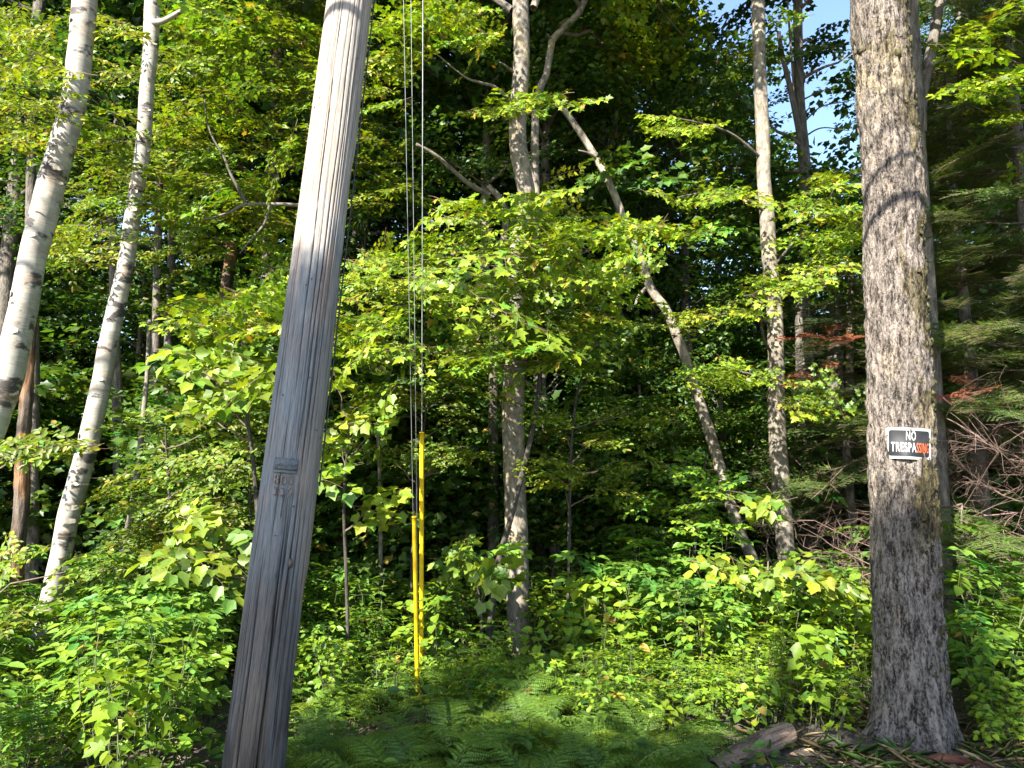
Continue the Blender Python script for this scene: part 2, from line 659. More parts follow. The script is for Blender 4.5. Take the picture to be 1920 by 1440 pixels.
def put(kind, pts, dirs, rnd=.35, sunny=.8, scale=(.8, 1.2), tint=None, gloom=None):
    """sprays of one kind at pts, pointing along dirs, their upper sides turned up and towards the sun"""
    pts, dirs = np.asarray(pts, float), nrm(dirs)
    protos = SPR[kind] if kind in SPR else (FIR if kind == 'fir' else FIRDEAD)
    n = len(pts)
    N = nrm(np.array([0, 0, 1.]) + S * sunny + rng.normal(0, rnd, (n, 3)))
    R = frames(dirs, N) * rng.uniform(*scale, n)[:, None, None]
    w = rng.integers(0, len(protos), n)
    tn = np.exp(rng.normal(0, .12, (n, 1))) * np.concatenate([1 + rng.normal(0, .10, (n, 1)), np.ones((n, 1)), 1 + rng.normal(0, .1, (n, 1))], 1)
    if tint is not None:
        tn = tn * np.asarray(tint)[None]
    return combine([place(protos[k], R[w == k], pts[w == k], tn[w == k]) for k in range(len(protos)) if (w == k).any()])


def pad(kind, x, y, rx, ry, Y, n, dY=.5, head=None, **kw):
    """n sprays filling a bough whose reading is the ellipse (x, y, rx, ry) at distance Y"""
    a = rng.uniform(0, 2 * math.pi, n)
    q = np.sqrt(rng.uniform(0, 1, n))
    pts = np.array([px(x + rx * q[i] * math.cos(a[i]), y + ry * q[i] * math.sin(a[i]), Y + rng.normal(0, dY)) for i in range(n)])
    if head is None:
        d = np.stack([rng.normal(0, 1, n) + .8 * np.cos(a) * q, rng.normal(-.45, .6, n), rng.normal(-.05, .15, n)], -1)
    else:
        d = np.array(head)[None] + rng.normal(0, .45, (n, 3)) * np.array([1, 1, .3])
    d = nrm(d)
    kw.setdefault('scale', (.55, .9))
    return put(kind, pts - d * .40 * kw['scale'][1], d, **kw)


def limb(a, b, r0, r1, wob=.06, n=7, col=(.15, .12, .09), k=6, sag=0.0):
    a, b = np.asarray(a, float), np.asarray(b, float)
    t = np.linspace(0, 1, n)[:, None]
    L = np.linalg.norm(b - a)
    P = a + (b - a) * t + rng.normal(0, wob * L * .25, (n, 3)) * np.sin(t * math.pi) + np.array([[0, 0, -1.]]) * sag * L * np.sin(t * math.pi)
    return tube(P, np.linspace(r0, r1, n), k, col)


LT = [M['leaf'], M['twig']]


# ------------------------------------------------------------------ world, sun, camera
def setup():
    sc = bpy.context.scene
    w = bpy.data.worlds.new('World')
    sc.world = w
    w.use_nodes = True
    nt = w.node_tree
    nt.nodes.clear()
    sk = nt.nodes.new('ShaderNodeTexSky')
    sk.sky_type = 'NISHITA'
    sk.sun_disc = False
    sk.sun_elevation = SUN_EL
    sk.sun_rotation = math.atan2(S[0], S[1])
    sk.air_density = 1.0
    sk.dust_density = .6
    sk.ozone_density = 2.0
    bg = nt.nodes.new('ShaderNodeBackground')
    bg.inputs[1].default_value = SKY
    o = nt.nodes.new('ShaderNodeOutputWorld')
    nt.links.new(sk.outputs[0], bg.inputs[0])
    nt.links.new(bg.outputs[0], o.inputs[0])
    sd = bpy.data.lights.new('sun', 'SUN')
    sd.energy = SUN
    sd.angle = math.radians(.5)
    sd.color = (1.0, .95, .86)
    so = obj('sun', sd)
    so.rotation_euler = Vector(S).to_track_quat('Z', 'Y').to_euler()
    cd = bpy.data.cameras.new('camera')
    cd.sensor_width = 36
    cd.lens = 36 * F / 1920
    cd.clip_end = 500
    cd.clip_start = .05
    co = obj('camera', cd, None, (0, 0, CAMZ))
    co.rotation_euler = (math.pi / 2 + PITCH, 0, 0)
    sc.camera = co
    sc.view_settings.view_transform = 'Standard'
    sc.view_settings.look = 'None'
    sc.view_settings.exposure = EXPOSURE
    sc.view_settings.gamma = 1
    cy = sc.cycles
    cy.max_bounces = 5
    cy.diffuse_bounces = 2
    cy.glossy_bounces = 2
    cy.transmission_bounces = 3
    cy.sample_clamp_indirect = 4
    cy.use_denoising = True
    cy.denoiser = 'OPENIMAGEDENOISE'
    cy.denoising_input_passes = 'RGB_ALBEDO_NORMAL'
    cy.denoising_prefilter = 'ACCURATE'


SUN, SKY, EXPOSURE = 5.0, .10, 2.12
setup()


# ------------------------------------------------------------------ ground
def gz(x, y):
    p = np.stack([np.asarray(x, float), np.asarray(y, float), np.zeros(np.shape(x))], -1).reshape(-1, 3)
    h = (fbm(p * .6, 40, 3) - .5) * .22 + (fbm(p * 3.0, 44, 2) - .5) * .05
    h = h * np.clip((p[:, 1] - 1.0) / 3, .15, 1)
    return h.reshape(np.shape(x)) - .02


def gz1(x, y):
    return float(gz(np.array([x]), np.array([y]))[0])


def build_ground():
    def axis(lo, hi, m, flo, fhi, st):
        a = np.arange(flo, fhi, st)
        return np.concatenate([np.linspace(lo, flo, m)[:-1], a, np.linspace(fhi, hi, m)])
    xs = axis(-160, 160, 14, -6, 6, .1)
    ys = axis(-160, 200, 14, 2.5, 10, .1)
    X, Y = np.meshgrid(xs, ys, indexing='ij')
    Z = gz(X, Y)
    v = np.stack([X, Y, Z], -1).reshape(-1, 3)
    n, m = X.shape
    i = (np.arange(n - 1)[:, None] * m + np.arange(m - 1)[None]).ravel()
    l = np.stack([i, i + m, i + m + 1, i + 1], -1).ravel()
    g = Geo(v, l, np.full(len(i), 4), np.ones_like(v), np.zeros(len(i), int))
    o = obj('ground', mesh('ground', g, [M['ground']], True))
    o['kind'] = 'structure'


build_ground()


# ------------------------------------------------------------------ helpers for trees
def crown_limbs(P, z0, z1, R, kind, nl, per, az=None, col=(.15, .12, .09), tint=None, up=.25, scale=(.8, 1.25), r0=.03, shell=.35, sunny=.35):
    """limbs leaving the trunk P between z0 and z1, each carrying leafy sprays along its outer part"""
    P = np.asarray(P)
    gs, pts, dirs = [], [], []
    for i in range(nl):
        z = z0 + (z1 - z0) * (i + rng.uniform(0, 1)) / nl
        o = np.array([np.interp(z, P[:, 2], P[:, k]) for k in range(3)])
        o[2] = min(z, P[-1, 2])
        a = rng.uniform(0, 2 * math.pi) if az is None else rng.uniform(*az)
        f = (z - z0) / max(z1 - z0, .1)
        l = R * (1 - .55 * f ** 1.5) * rng.uniform(.55, 1.1)
        d = nrm(np.array([math.cos(a), math.sin(a), up + .6 * f + rng.normal(0, .12)]))
        e = o + d * l
        gs.append(limb(o, e, r0 * (1.1 - .6 * f), .006, .12, 6, col, 5))
        t = rng.uniform(shell, 1.0, per)
        pts.append(o + d * (l * t)[:, None] + rng.normal(0, .16 * R * .35, (per, 3)))
        sd = d[None] + rng.normal(0, .65, (per, 3)) * np.array([1, 1, .35])
        sd[:, 2] = sd[:, 2] * .5 - .05
        dirs.append(sd)
    gs.append(put(kind, np.concatenate(pts), np.concatenate(dirs), tint=tint, scale=scale, sunny=sunny))
    return combine(gs)


def tree(name, label, P, r, mat, k=20, pads=(), crown=None, group=None, category='tree', **kw):
    base = P[np.argmin(np.abs(P[:, 2]))].copy()
    base[2] = 0
    t = thing(name, label, category, group, base)
    g, tc = trunk_geo(P - base, r, k, **kw)
    obj('trunk', mesh('trunk', g, [mat], True, tc), t)
    gs = list(pads) + ([crown] if crown is not None else [])
    if gs:
        g = combine(gs)
        g.v = g.v - base
        obj('crown', mesh('crown', g, LT), t)
    return t


def branch(t, pts, Y0, Y1, w, mat, name='limb', k=8, rough=.03):
    r = np.linspace(w[0], w[1], len(pts)) * .5 * Y0 / F * 1.03
    P = np.array([px(x, y, Y0 + (Y1 - Y0) * i / (len(pts) - 1)) for i, (x, y) in enumerate(pts)])
    g, tc = trunk_geo(P - np.array(t.location), r, k, .04, rough)
    return obj(name, mesh(name, g, [mat], True, tc), t)


# vertex tints for bark --------------------------------------------------------
def tint_birch(v, tc, th, s):
    c = np.ones((len(v), 3))
    k = (fbm(tc * np.array([4, 4, 1.2]), 70, 3) - .5) * .5
    c *= (1 + k)[:, None]
    grn = np.clip(1 - s / .9, 0, 1)[:, None] * .35
    return c * (1 - grn) + c * grn * np.array([.55, .60, .42])


def lichen(seed, amt=.5, tone=(1.5, 1.5, 1.15), sc=9):
    def f(v, tc, th, s):
        c = np.ones((len(v), 3))
        m = np.clip((fbm(tc * np.array([sc, sc, sc * .6]), seed, 4) - (.62 - .1 * amt)) * 14, 0, 1)[:, None]
        return c * (1 - m * .9) + m * .9 * np.array(tone)
    return f


def darkfoot(seed):  # lichen tint with the wood's shade painted into the lower trunk
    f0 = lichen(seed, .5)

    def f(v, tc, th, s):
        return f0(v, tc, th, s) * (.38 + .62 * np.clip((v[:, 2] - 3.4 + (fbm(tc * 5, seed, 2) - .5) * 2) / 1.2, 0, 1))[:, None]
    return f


def tint_snag(v, tc, th, s):
    m = np.clip((fbm(tc * np.array([8, 8, 2.2]), 81, 3) - .46) * 8, 0, 1)[:, None]
    return (1 - m) * np.array([.55, .58, .60]) + m * np.array([1.25, .92, .66])


def tint_big(v, tc, th, s):
    """right-hand tree: moss on its right flank, yellow-green lichen high on the left, stained foot"""
    c = np.ones((len(v), 3))
    z = v[:, 2]
    # the side of the trunk to the right of the face seen from the road
    side = np.cos(th) * math.cos(-.5) + np.sin(th) * math.sin(-.5)
    n1 = fbm(tc * np.array([9, 9, 4]), 91, 4)
    moss = np.clip((side * .33 + n1 - .72) * 9, 0, 1)
    moss *= np.clip((z - .6) / .6, 0, 1)
    c = c * (1 - moss[:, None] * .85) + moss[:, None] * .85 * np.array([.42, .40, .17])
    n2 = fbm(tc * np.array([16, 16, 12]), 95, 4)
    c *= .97
    li = np.exp(-((z - 4.35) / .32) ** 2) * np.clip((n2 - .40) * 8, 0, 1)
    c = c * (1 - li[:, None] * .6) + li[:, None] * .6 * np.array([1.3, 1.25, .9])
    li2 = np.clip((fbm(tc * np.array([7, 7, 2.5]), 97, 3) - .60) * 9, 0, 1) * .45
    return c * (1 - li2[:, None]) + li2[:, None] * np.array([1.35, 1.3, 1.12])


# ------------------------------------------------------------------ the leaning utility pole and its fittings
def build_pole():
    P0 = px(476, 1440, 3.70)
    P1 = px(656, 0, 3.92)
    d = nrm(P1 - P0)
    base = P0 - d * ((P0[2] + .35) / d[2])
    top = P0 + d * ((9.0 - P0[2]) / d[2])
    L = np.linalg.norm(top - base)
    n, k = 420, 260
    s = np.linspace(0, L, n)
    c = base + d * s[:, None]
    za = (c[:, 2] - P0[2]) / (P1[2] - P0[2])
    rr = .5 * (115 * pxscale(476, 1440, 3.7) * (1 - za) + 82 * pxscale(656, 0, 3.92) * za)
    rr = np.maximum(rr, .085)
    a = nrm(np.cross(np.array([0, 1., 0]), d))
    b = np.cross(d, a)
    th = np.arange(k) * 2 * math.pi / k
    tc = np.stack([np.broadcast_to(np.cos(th) * .14, (n, k)), np.broadcast_to(np.sin(th) * .14, (n, k)), np.broadcast_to(s[:, None], (n, k))], -1).reshape(-1, 3)
    # long drying checks: narrow grooves that wander a little along the grain
    e = np.zeros((n, k))
    TH, SS = np.meshgrid(th, s)
    cr = np.random.default_rng(5)
    for q in range(90):
        t0 = cr.uniform(0, 2 * math.pi)
        s0, ln = cr.uniform(0, L), cr.uniform(.5, 2.6)
        w = cr.uniform(.010, .024)
        cen = t0 + .05 * np.sin(SS * cr.uniform(.8, 2.0) + q)
        dd = np.abs((TH - cen + math.pi) % (2 * math.pi) - math.pi)
        env = np.clip(1 - np.abs(SS - s0) / ln, 0, 1) ** .5
        e = np.minimum(e, -cr.uniform(.003, .010) * env * np.exp(-(dd / w) ** 2))
    for t0, s0, ln, w, dp in ((4.45, .6, 1.0, .020, .02), (4.75, 3.7, 1.4, .016, .018), (4.2, 3.6, 1.5, .015, .016), (5.05, .9, 1.0, .022, .02), (5.2, 3.0, 2.0, .014, .016), (4.0, 1.9, 1.2, .018, .016), (4.6, 4.4, 1.2, .013, .014), (5.35, 1.9, .9, .02, .018)):
        cen = t0 + .05 * np.sin(SS * 1.3 + t0 * 9) + .012 * np.sin(SS * 9 + t0)
        dd = np.abs((TH - cen + math.pi) % (2 * math.pi) - math.pi)
        e = np.minimum(e, -dp * np.clip(1 - np.abs(SS - s0) / ln, 0, 1) ** .5 * np.exp(-(dd / w) ** 2))
    e *= 1 - .85 * np.exp(-((SS - 1.95) / .14) ** 2)
    crk = e.copy()
    e += ((fbm(tc * np.array([9, 9, 1.3]), 3, 3) - .5) * .005).reshape(n, k)
    e += ((fbm(tc * np.array([60, 60, 2.0]), 6, 2) - .5) * .002).reshape(n, k)
    # splintered strips torn off the right flank
    e -= .010 * np.clip((fbm(tc * np.array([14, 14, .9]), 12, 2) - .58) * 12, 0, 1).reshape(n, k) * np.clip(np.cos(TH - .25) * 3 - 1.6, 0, 1)
    R = rr[:, None] + e
    v = (c[:, None] + R[..., None] * (np.cos(th)[None, :, None] * a + np.sin(th)[None, :, None] * b)).reshape(-1, 3)
    i = np.arange(n - 1)[:, None] * k
    j = np.arange(k)[None]
    j2 = (j + 1) % k
    l = np.concatenate([np.stack([i + j, i + j2, i + k + j2, i + k + j], -1).reshape(-1), (n - 1) * k + np.arange(k)])
    sz = np.append(np.full((n - 1) * k, 4), k)
    col = np.ones((len(v), 3))
    z = v[:, 2]
    # weathering plus painted light: sunlit pinkish top, skylight blue middle, dark foot with rot
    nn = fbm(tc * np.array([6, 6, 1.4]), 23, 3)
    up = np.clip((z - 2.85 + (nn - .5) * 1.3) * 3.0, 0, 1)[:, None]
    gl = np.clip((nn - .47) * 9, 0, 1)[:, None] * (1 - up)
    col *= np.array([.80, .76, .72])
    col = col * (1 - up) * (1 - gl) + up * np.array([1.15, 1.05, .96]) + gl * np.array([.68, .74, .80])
    ck = np.clip(crk.reshape(-1) / -.008, 0, 1)[:, None]
    col = col * (1 - .68 * ck)
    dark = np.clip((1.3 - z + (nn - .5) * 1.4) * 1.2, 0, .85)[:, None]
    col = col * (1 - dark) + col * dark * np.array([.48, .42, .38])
    rot = np.clip((.55 - z + (nn - .5) * 1.0) * 2.2, 0, .75)[:, None] * np.clip((fbm(tc * np.array([22, 22, 5]), 29, 3) - .45) * 7, 0, 1)[:, None]
    col = col * (1 - rot) + rot * np.array([.10, .09, .085])
    loc = np.array([base[0] - d[0] * base[2] / d[2] * -0, base[1], 0.0])
    loc = P0 - d * (P0[2] / d[2])
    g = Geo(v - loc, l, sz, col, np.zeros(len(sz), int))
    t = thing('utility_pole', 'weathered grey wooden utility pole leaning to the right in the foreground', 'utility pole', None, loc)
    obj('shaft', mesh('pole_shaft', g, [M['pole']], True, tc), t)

    def surf(zz, ang, lift=.0):
        """point on the pole skin at height zz, ang = turn to the right of the face towards the camera"""
        q = (zz - base[2]) / d[2]
        cc = base + d * q
        r_ = np.interp(q, s, rr) + lift
        f = nrm(np.array([-cc[0], -cc[1], 0]))
        f = nrm(f - d * f.dot(d))
        rt = np.cross(d, f)
        dirn = math.cos(ang) * f + math.sin(ang) * rt
        return cc + dirn * r_ - loc, dirn, r_

    # scalloped metal strip above the numbers
    zt = px(522, 874, 3.62)[2]

    def bent(name, w, h, zz, a0, mat, lift, thick=.002, nx=14, ny=4, edge=None):
        vs, ls = [], []
        for side in (0, 1):
            for iy in range(ny + 1):
                for ix in range(nx + 1):
                    u, vv = ix / nx - .5, iy / ny - .5
                    hh = vv * h
                    if edge and iy == ny:
                        hh += edge * abs(math.sin(ix * math.pi * 3.5 / nx * 2))
                    r_ = np.interp((zz - base[2]) / d[2], s, rr)
                    p, _, _ = surf(zz + hh, a0 + u * w / r_, lift - side * thick)
                    vs.append(p)
        m = (nx + 1) * (ny + 1)
        for iy in range(ny):
            for ix in range(nx):
                q = iy * (nx + 1) + ix
                ls += [q, q + 1, q + nx + 2, q + nx + 1, m + q + nx + 1, m + q + nx + 2, m + q + 1, m + q]
        rim = [ix for ix in range(nx + 1)] + [iy * (nx + 1) + nx for iy in range(1, ny + 1)] + [ny * (nx + 1) + ix for ix in range(nx - 1, -1, -1)] + [iy * (nx + 1) for iy in range(ny - 1, 0, -1)]
        for q in range(len(rim)):
            p, p2 = rim[q], rim[(q + 1) % len(rim)]
            ls += [p2, p, p + m, p2 + m]
        vs = np.array(vs)
        return obj(name, mesh(name, Geo(vs, np.array(ls), np.full(len(ls) // 4, 4), np.ones_like(vs), np.zeros(len(ls) // 4, int)), [mat]), t)

    strip = bent('number_strip', .112, .052, zt, -.20, M['tagmetal'], .011, edge=.010)
    bent('strip_lip', .106, .012, zt - .034, -.20, M['tagmetal'], .018, .008)
    # beads on the strip
    gs = []
    for i in range(5):
        p, dn, _ = surf(zt - .006 + .004 * (i % 2), -.20 + (-.042 + .021 * i) / .14, .0125)
        gs.append(ring_geo(p, dn, .0075, .0022))
    obj('bead', mesh('bead', combine(gs), [M['tagmetal']], True), strip)

    # nailed metal numerals in two rows
    for row, (txt, zz) in enumerate((('8D1', px(522, 903, 3.62)[2]), ('112', px(522, 925, 3.62)[2]))):
        for q, ch in enumerate(txt):
            ang = -.20 + (q - 1) * .0345 / .142
            p, dn, _ = surf(zz + .001 * (-1) ** q, ang, .008)
            tv = text_mesh(ch, .005, .012)
            co = np.empty(len(tv.vertices) * 3, np.float32)
            tv.vertices.foreach_get('co', co)
            co = co.reshape(-1, 3).astype(float)
            mn, mx = co.min(0), co.max(0)
            co[:, 0] = (co[:, 0] - (mn[0] + mx[0]) / 2) / max(mx[0] - mn[0], 1e-4) * (.026 if ch in '8D2' else .011)
            co[:, 1] = (co[:, 1] - (mn[1] + mx[1]) / 2) / (mx[1] - mn[1]) * .044
            co[:, 2] = (co[:, 2] - mn[2]) / max(mx[2] - mn[2], 1e-5) * .005
            upv = nrm(d)
            rt = np.cross(upv, dn)
            w = p + co[:, :1] * rt + co[:, 1:2] * upv + co[:, 2:3] * dn
            tv.vertices.foreach_set('co', w.astype(np.float32).ravel())
            tv.materials.append(M['rust'])
            tv.update()
            nu = obj('numeral', tv, t)
            for o_ in (-.017, .017):
                obj('nail', mesh('nail', ball_geo(p + upv * o_ + dn * .0065, .0034), [M['nail']], True), nu)
    # long thin spike below the numerals and dark plug
    p0, dn, _ = surf(px(530, 930, 3.62)[2], -.14, .004)
    p1, _, _ = surf(px(530, 972, 3.62)[2], -.17, .003)
    obj('spike', mesh('spike', tube([p0, (p0 + p1) / 2, p1], [.004, .003, .002], 6), [M['nail'], M['nail']]), t)
    # dark oval knot near the right edge
    kp, dn, _ = surf(px(549, 1058, 3.6)[2], .36, -.003)
    obj('knot', mesh('knot', ball_geo(kp, .019, (.75, .75, 1.3), (.30, .25, .22)), [M['nail']], True), t)
    # steel down-strap on the pole's far right side
    w0, _, _ = surf(1.0, 1.52, .006)
    pts = [surf(zz, 1.62, .010)[0] for zz in np.linspace(1.55, 8.6, 24)]
    obj('ground_wire', mesh('ground_wire', tube(pts, .0045, 5), [M['cable'], M['cable']]), t)
    pr = np.random.default_rng(17)
    for i in range(16):
        zz, an = pr.uniform(.5, 4.2), pr.uniform(-1.1, 1.1)
        p, dn, _ = surf(zz, an, .001)
        if i % 2:
            obj('nail', mesh('nail', ball_geo(p, .0045), [M['nail']], True), t)
        else:
            e1 = nrm(np.cross(d, dn)) * .007
            obj('staple', mesh('staple', tube([p - e1 - dn * .006, p - e1 + dn * .003, p + e1 + dn * .003, p + e1 - dn * .006], .0013, 5), [M['nail'], M['nail']]), t)
    # bolts where the guys are made fast
    return t, base, d, loc


def ring_geo(p, n, R, r, k=12, q=6):
    n = nrm(n)
    a = nrm(np.cross(n, [0, 0, 1.]))
    b = np.cross(n, a)
    th = np.arange(k + 1) * 2 * math.pi / k
    return tube(p + R * (np.cos(th)[:, None] * a + np.sin(th)[:, None] * b), r, q, (1, 1, 1), 0)


def ball_geo(p, r, sc=(1, 1, 1), col=(1, 1, 1), k=10, m=6):
    vs = []
    for i in range(m + 1):
        f = math.pi * i / m
        for j in range(k):
            a = 2 * math.pi * j / k
            vs.append((math.sin(f) * math.cos(a), math.sin(f) * math.sin(a), math.cos(f)))
    vs = np.array(vs) * r * np.array(sc) + np.asarray(p)
    ls = []
    for i in range(m):
        for j in range(k):
            ls += [i * k + j, (i + 1) * k + j, (i + 1) * k + (j + 1) % k, i * k + (j + 1) % k]
    return Geo(vs, np.array(ls), np.full(m * k, 4), np.tile(np.array(col, float), (len(vs), 1)), np.zeros(m * k, int))


def text_mesh(txt, extrude=0.0, bold=0.0, space=1.0):
    cu = bpy.data.curves.new('lettering', 'FONT')
    cu.body = txt
    cu.size = 1.0
    cu.extrude = extrude * 10
    cu.offset = bold
    cu.space_character = space
    cu.resolution_u = 5
    o = bpy.data.objects.new('lettering', cu)
    C.objects.link(o)
    dg = bpy.context.evaluated_depsgraph_get()
    me = bpy.data.meshes.new_from_object(o.evaluated_get(dg))
    bpy.data.objects.remove(o)
    bpy.data.curves.remove(cu)
    me.materials.clear()
    return me


POLE, PBASE, PDIR, PLOC = build_pole()


def pole_at(z):
    return PBASE + PDIR * ((z - PBASE[2]) / PDIR[2])


def build_guys():
    # tall guard: its wire runs to the pole head; short guard: two thinner wires made fast lower on the pole
    A1, A2 = px(790, 1268, 5.75), px(783, 1318, 5.42)
    A1[2], A2[2] = gz1(A1[0], A1[1]), gz1(A2[0], A2[1])
    H1 = pole_at(8.9)
    H2, H3 = pole_at(7.0), pole_at(7.6)

    def wire(name, label, a, h, r, start, dx=0.0):
        a = a + np.array([dx, 0, 0])
        dd = nrm(h - a)
        t = thing(name, label, 'guy wire', 'guy wires of the pole', a)
        n = 40
        P = np.array([(h - a) * f for f in np.linspace(start, 1, n)])
        obj('strand', mesh('strand', tube(P, r, 6), [M['steel'], M['steel']], True), t)
        # strand lay: a second finer strand wound round it
        m = 700
        f = np.linspace(start, 1, m)
        Lw = np.linalg.norm(h - a)
        e1 = nrm(np.cross(dd, [0, 1, 0]))
        e2 = np.cross(dd, e1)
        ph = f * Lw / .07 * 2 * math.pi
        Q = (h - a) * f[:, None] + r * .75 * (np.cos(ph)[:, None] * e1 + np.sin(ph)[:, None] * e2)
        # thimble and clamp at the pole
        obj('clamp', mesh('clamp', combine([ring_geo((h - a) - dd * .05, e2, .03, .006), tube([(h - a) - dd * .30, (h - a) - dd * .12], r * 2.2, 8)]), [M['steel'], M['steel']], True), t)
        return t

    def guard(label, a, h, L, r, lift):
        dd = nrm(h - a)
        e1 = nrm(np.cross(dd, [0, 1, 0]))
        e2 = nrm(np.cross(dd, e1))
        if e2[1] > 0:
            e2, e1 = -e2, -e1
        t = thing('guy_guard', label, 'guy guard', 'yellow guy guards', a + dd * lift)
        # C-shaped half-round plastic sleeve with an open back and a rolled top
        n, k = 30, 18
        th = np.linspace(-2.65, 2.65, k)
        out, inn = [], []
        for i in range(n):
            q = dd * (L * i / (n - 1))
            rr = r * (1 + .012 * math.sin(i * 1.3))
            out.append(q + rr * (np.cos(th)[:, None] * e2 + np.sin(th)[:, None] * e1))
            inn.append(q + (rr - .0025) * (np.cos(th)[:, None] * e2 + np.sin(th)[:, None] * e1))
        v = np.concatenate([np.array(out).reshape(-1, 3), np.array(inn).reshape(-1, 3)])
        m = n * k
        ls = []
        for i in range(n - 1):
            for j in range(k - 1):
                q = i * k + j
                ls += [q, q + 1, q + k + 1, q + k]
                ls += [m + q + k, m + q + k + 1, m + q + 1, m + q]
            for j, fl in ((0, 1), (k - 1, 0)):
                q = i * k + j
                f = [q, q + k, m + q + k, m + q]
                ls += f if fl else f[::-1]
        for i, fl in ((0, 0), (n - 1, 1)):
            for j in range(k - 1):
                q = i * k + j
                f = [q, q + 1, m + q + 1, m + q]
                ls += f if not fl else f[::-1]
        obj('sleeve', mesh('sleeve', Geo(v, np.array(ls), np.full(len(ls) // 4, 4), np.ones_like(v), np.zeros(len(ls) // 4, int)), [M['yellow']], True), t)
        cap = combine([ring_geo(dd * (L - .004), dd, r * .98, .003, 20), ring_geo(dd * .03, dd, r * 1.0, .0025, 20)])
        obj('rim', mesh('rim', cap, [M['yellow'], M['yellow']], True), t)
        for f in (.04, .5, .95):
            obj('clip', mesh('clip', ring_geo(dd * (L * f), dd, r * .55, .003, 12), [M['steel'], M['steel']], True), t)
        return t

    d1, d2 = nrm(H1 - A1), nrm(H2 - A2)
    L1 = (px(798, 810, 5.4)[2] - A1[2]) / d1[2]
    L2 = (px(785, 966, 5.3)[2] - A2[2]) / d2[2]
    wire('guy_wire', 'thick pale guy wire rising from the taller yellow guard', A1, H1, .0038, 0.0)
    wire('guy_wire', 'thin guy wire from the shorter yellow guard, left one of the close pair', A2, H2, .0020, 0.0, -.008)
    wire('guy_wire', 'thin guy wire from the shorter yellow guard, right one of the close pair', A2, H3, .0020, 0.0, .010)
    guard('taller yellow plastic guy guard on the thick wire', A1, H1, L1 - .05, .0165, .05)
    guard('shorter yellow plastic guy guard reaching down to the ferns', A2, H2, L2 - .02, .0145, .02)
    for a in (A1, A2):
        dd = nrm(H1 - a)
        t = thing('anchor_rod', 'steel anchor rod end in the ferns at the foot of the %s guard' % ('taller' if a is A1 else 'shorter'), 'anchor rod', None, a)
        obj('rod', mesh('rod', combine([tube([-dd * .35, dd * .12], .009, 8), ring_geo(dd * .14, [0, 1, 0], .02, .006)]), [M['steel'], M['steel']], True), t)


build_guys()


# ------------------------------------------------------------------ the trees one can tell apart
def T(pts, Y0, Y1=None, top=None, taper=.35):
    P, r = pxline(pts, Y0, Y1)
    return extend(P, r, top, taper)


# A: big white birch, far left
P, r = T([(-150, 1309, 58), (-70, 960, 52), (-8, 780, 50), (15, 713, 50), (29, 647, 49), (44, 580, 48), (60, 490, 46), (78, 420, 47), (99, 333, 47),
          (128, 233, 44), (142, 167, 43), (153, 67, 42), (159, 0, 42)], 5.5, None, 13)
pads = [pad('birch', x, y, rx, ry, Y, n) for x, y, rx, ry, Y, n in
        ((55, 75, 60, 40, 5.6, 9), (40, 140, 60, 30, 5.3, 8), (80, 175, 60, 30, 5.4, 8), (30, 30, 60, 30, 6.0, 8), (50, 235, 50, 20, 5.8, 5), (120, 440, 60, 25, 6.0, 5), (20, 200, 30, 30, 5.2, 4), (200, 40, 60, 30, 6.2, 5))]
PA, RA = P, r
cr = crown_limbs(P, 7.2, 13, 2.4, 'birch', 24, 8, az=(-.6, 2.2), col=(.3, .27, .23))
tA = tree('birch_tree', 'thick white birch trunk curving up at the left edge', P, r, M['birch'], 32, pads, cr, step=.02, rough=.015, lump=.05, seed=2, colfn=tint_birch)

# B: second birch
P, r = T([(70, 1260, 42), (88, 1160, 39), (103, 1093, 38), (117, 1027, 37), (130, 960, 37), (144, 913, 37), (162, 847, 37), (177, 780, 36), (192, 713, 35), (203, 647, 34),
          (217, 580, 32), (237, 490, 29), (252, 383, 28), (264, 310, 27), (272, 233, 26), (275, 167, 26), (282, 100, 26), (286, 0, 27)], 6.4, 6.6, 13)
PB, RB_ = P, r
cr = crown_limbs(P, 7.4, 13, 2.4, 'birch', 24, 8, az=(0, 2.6), col=(.3, .27, .23))
pads = [pad('birch', x, y, rx, ry, Y, n) for x, y, rx, ry, Y, n in ((250, 250, 60, 40, 6.9, 5), (210, 130, 50, 50, 7.0, 5), (330, 90, 60, 30, 6.8, 6), (250, 430, 40, 25, 6.3, 4))]
tB = tree('birch_tree', 'slimmer white birch leaning right, standing between the dead stub and the pole', P, r, M['birch'], 28, pads, cr, step=.025, rough=.02, lump=.06, seed=7, colfn=tint_birch)
branch(tB, [(286, 42), (305, 40), (322, 31), (345, 18)], 6.55, 6.4, (13, 8), M['birch'])



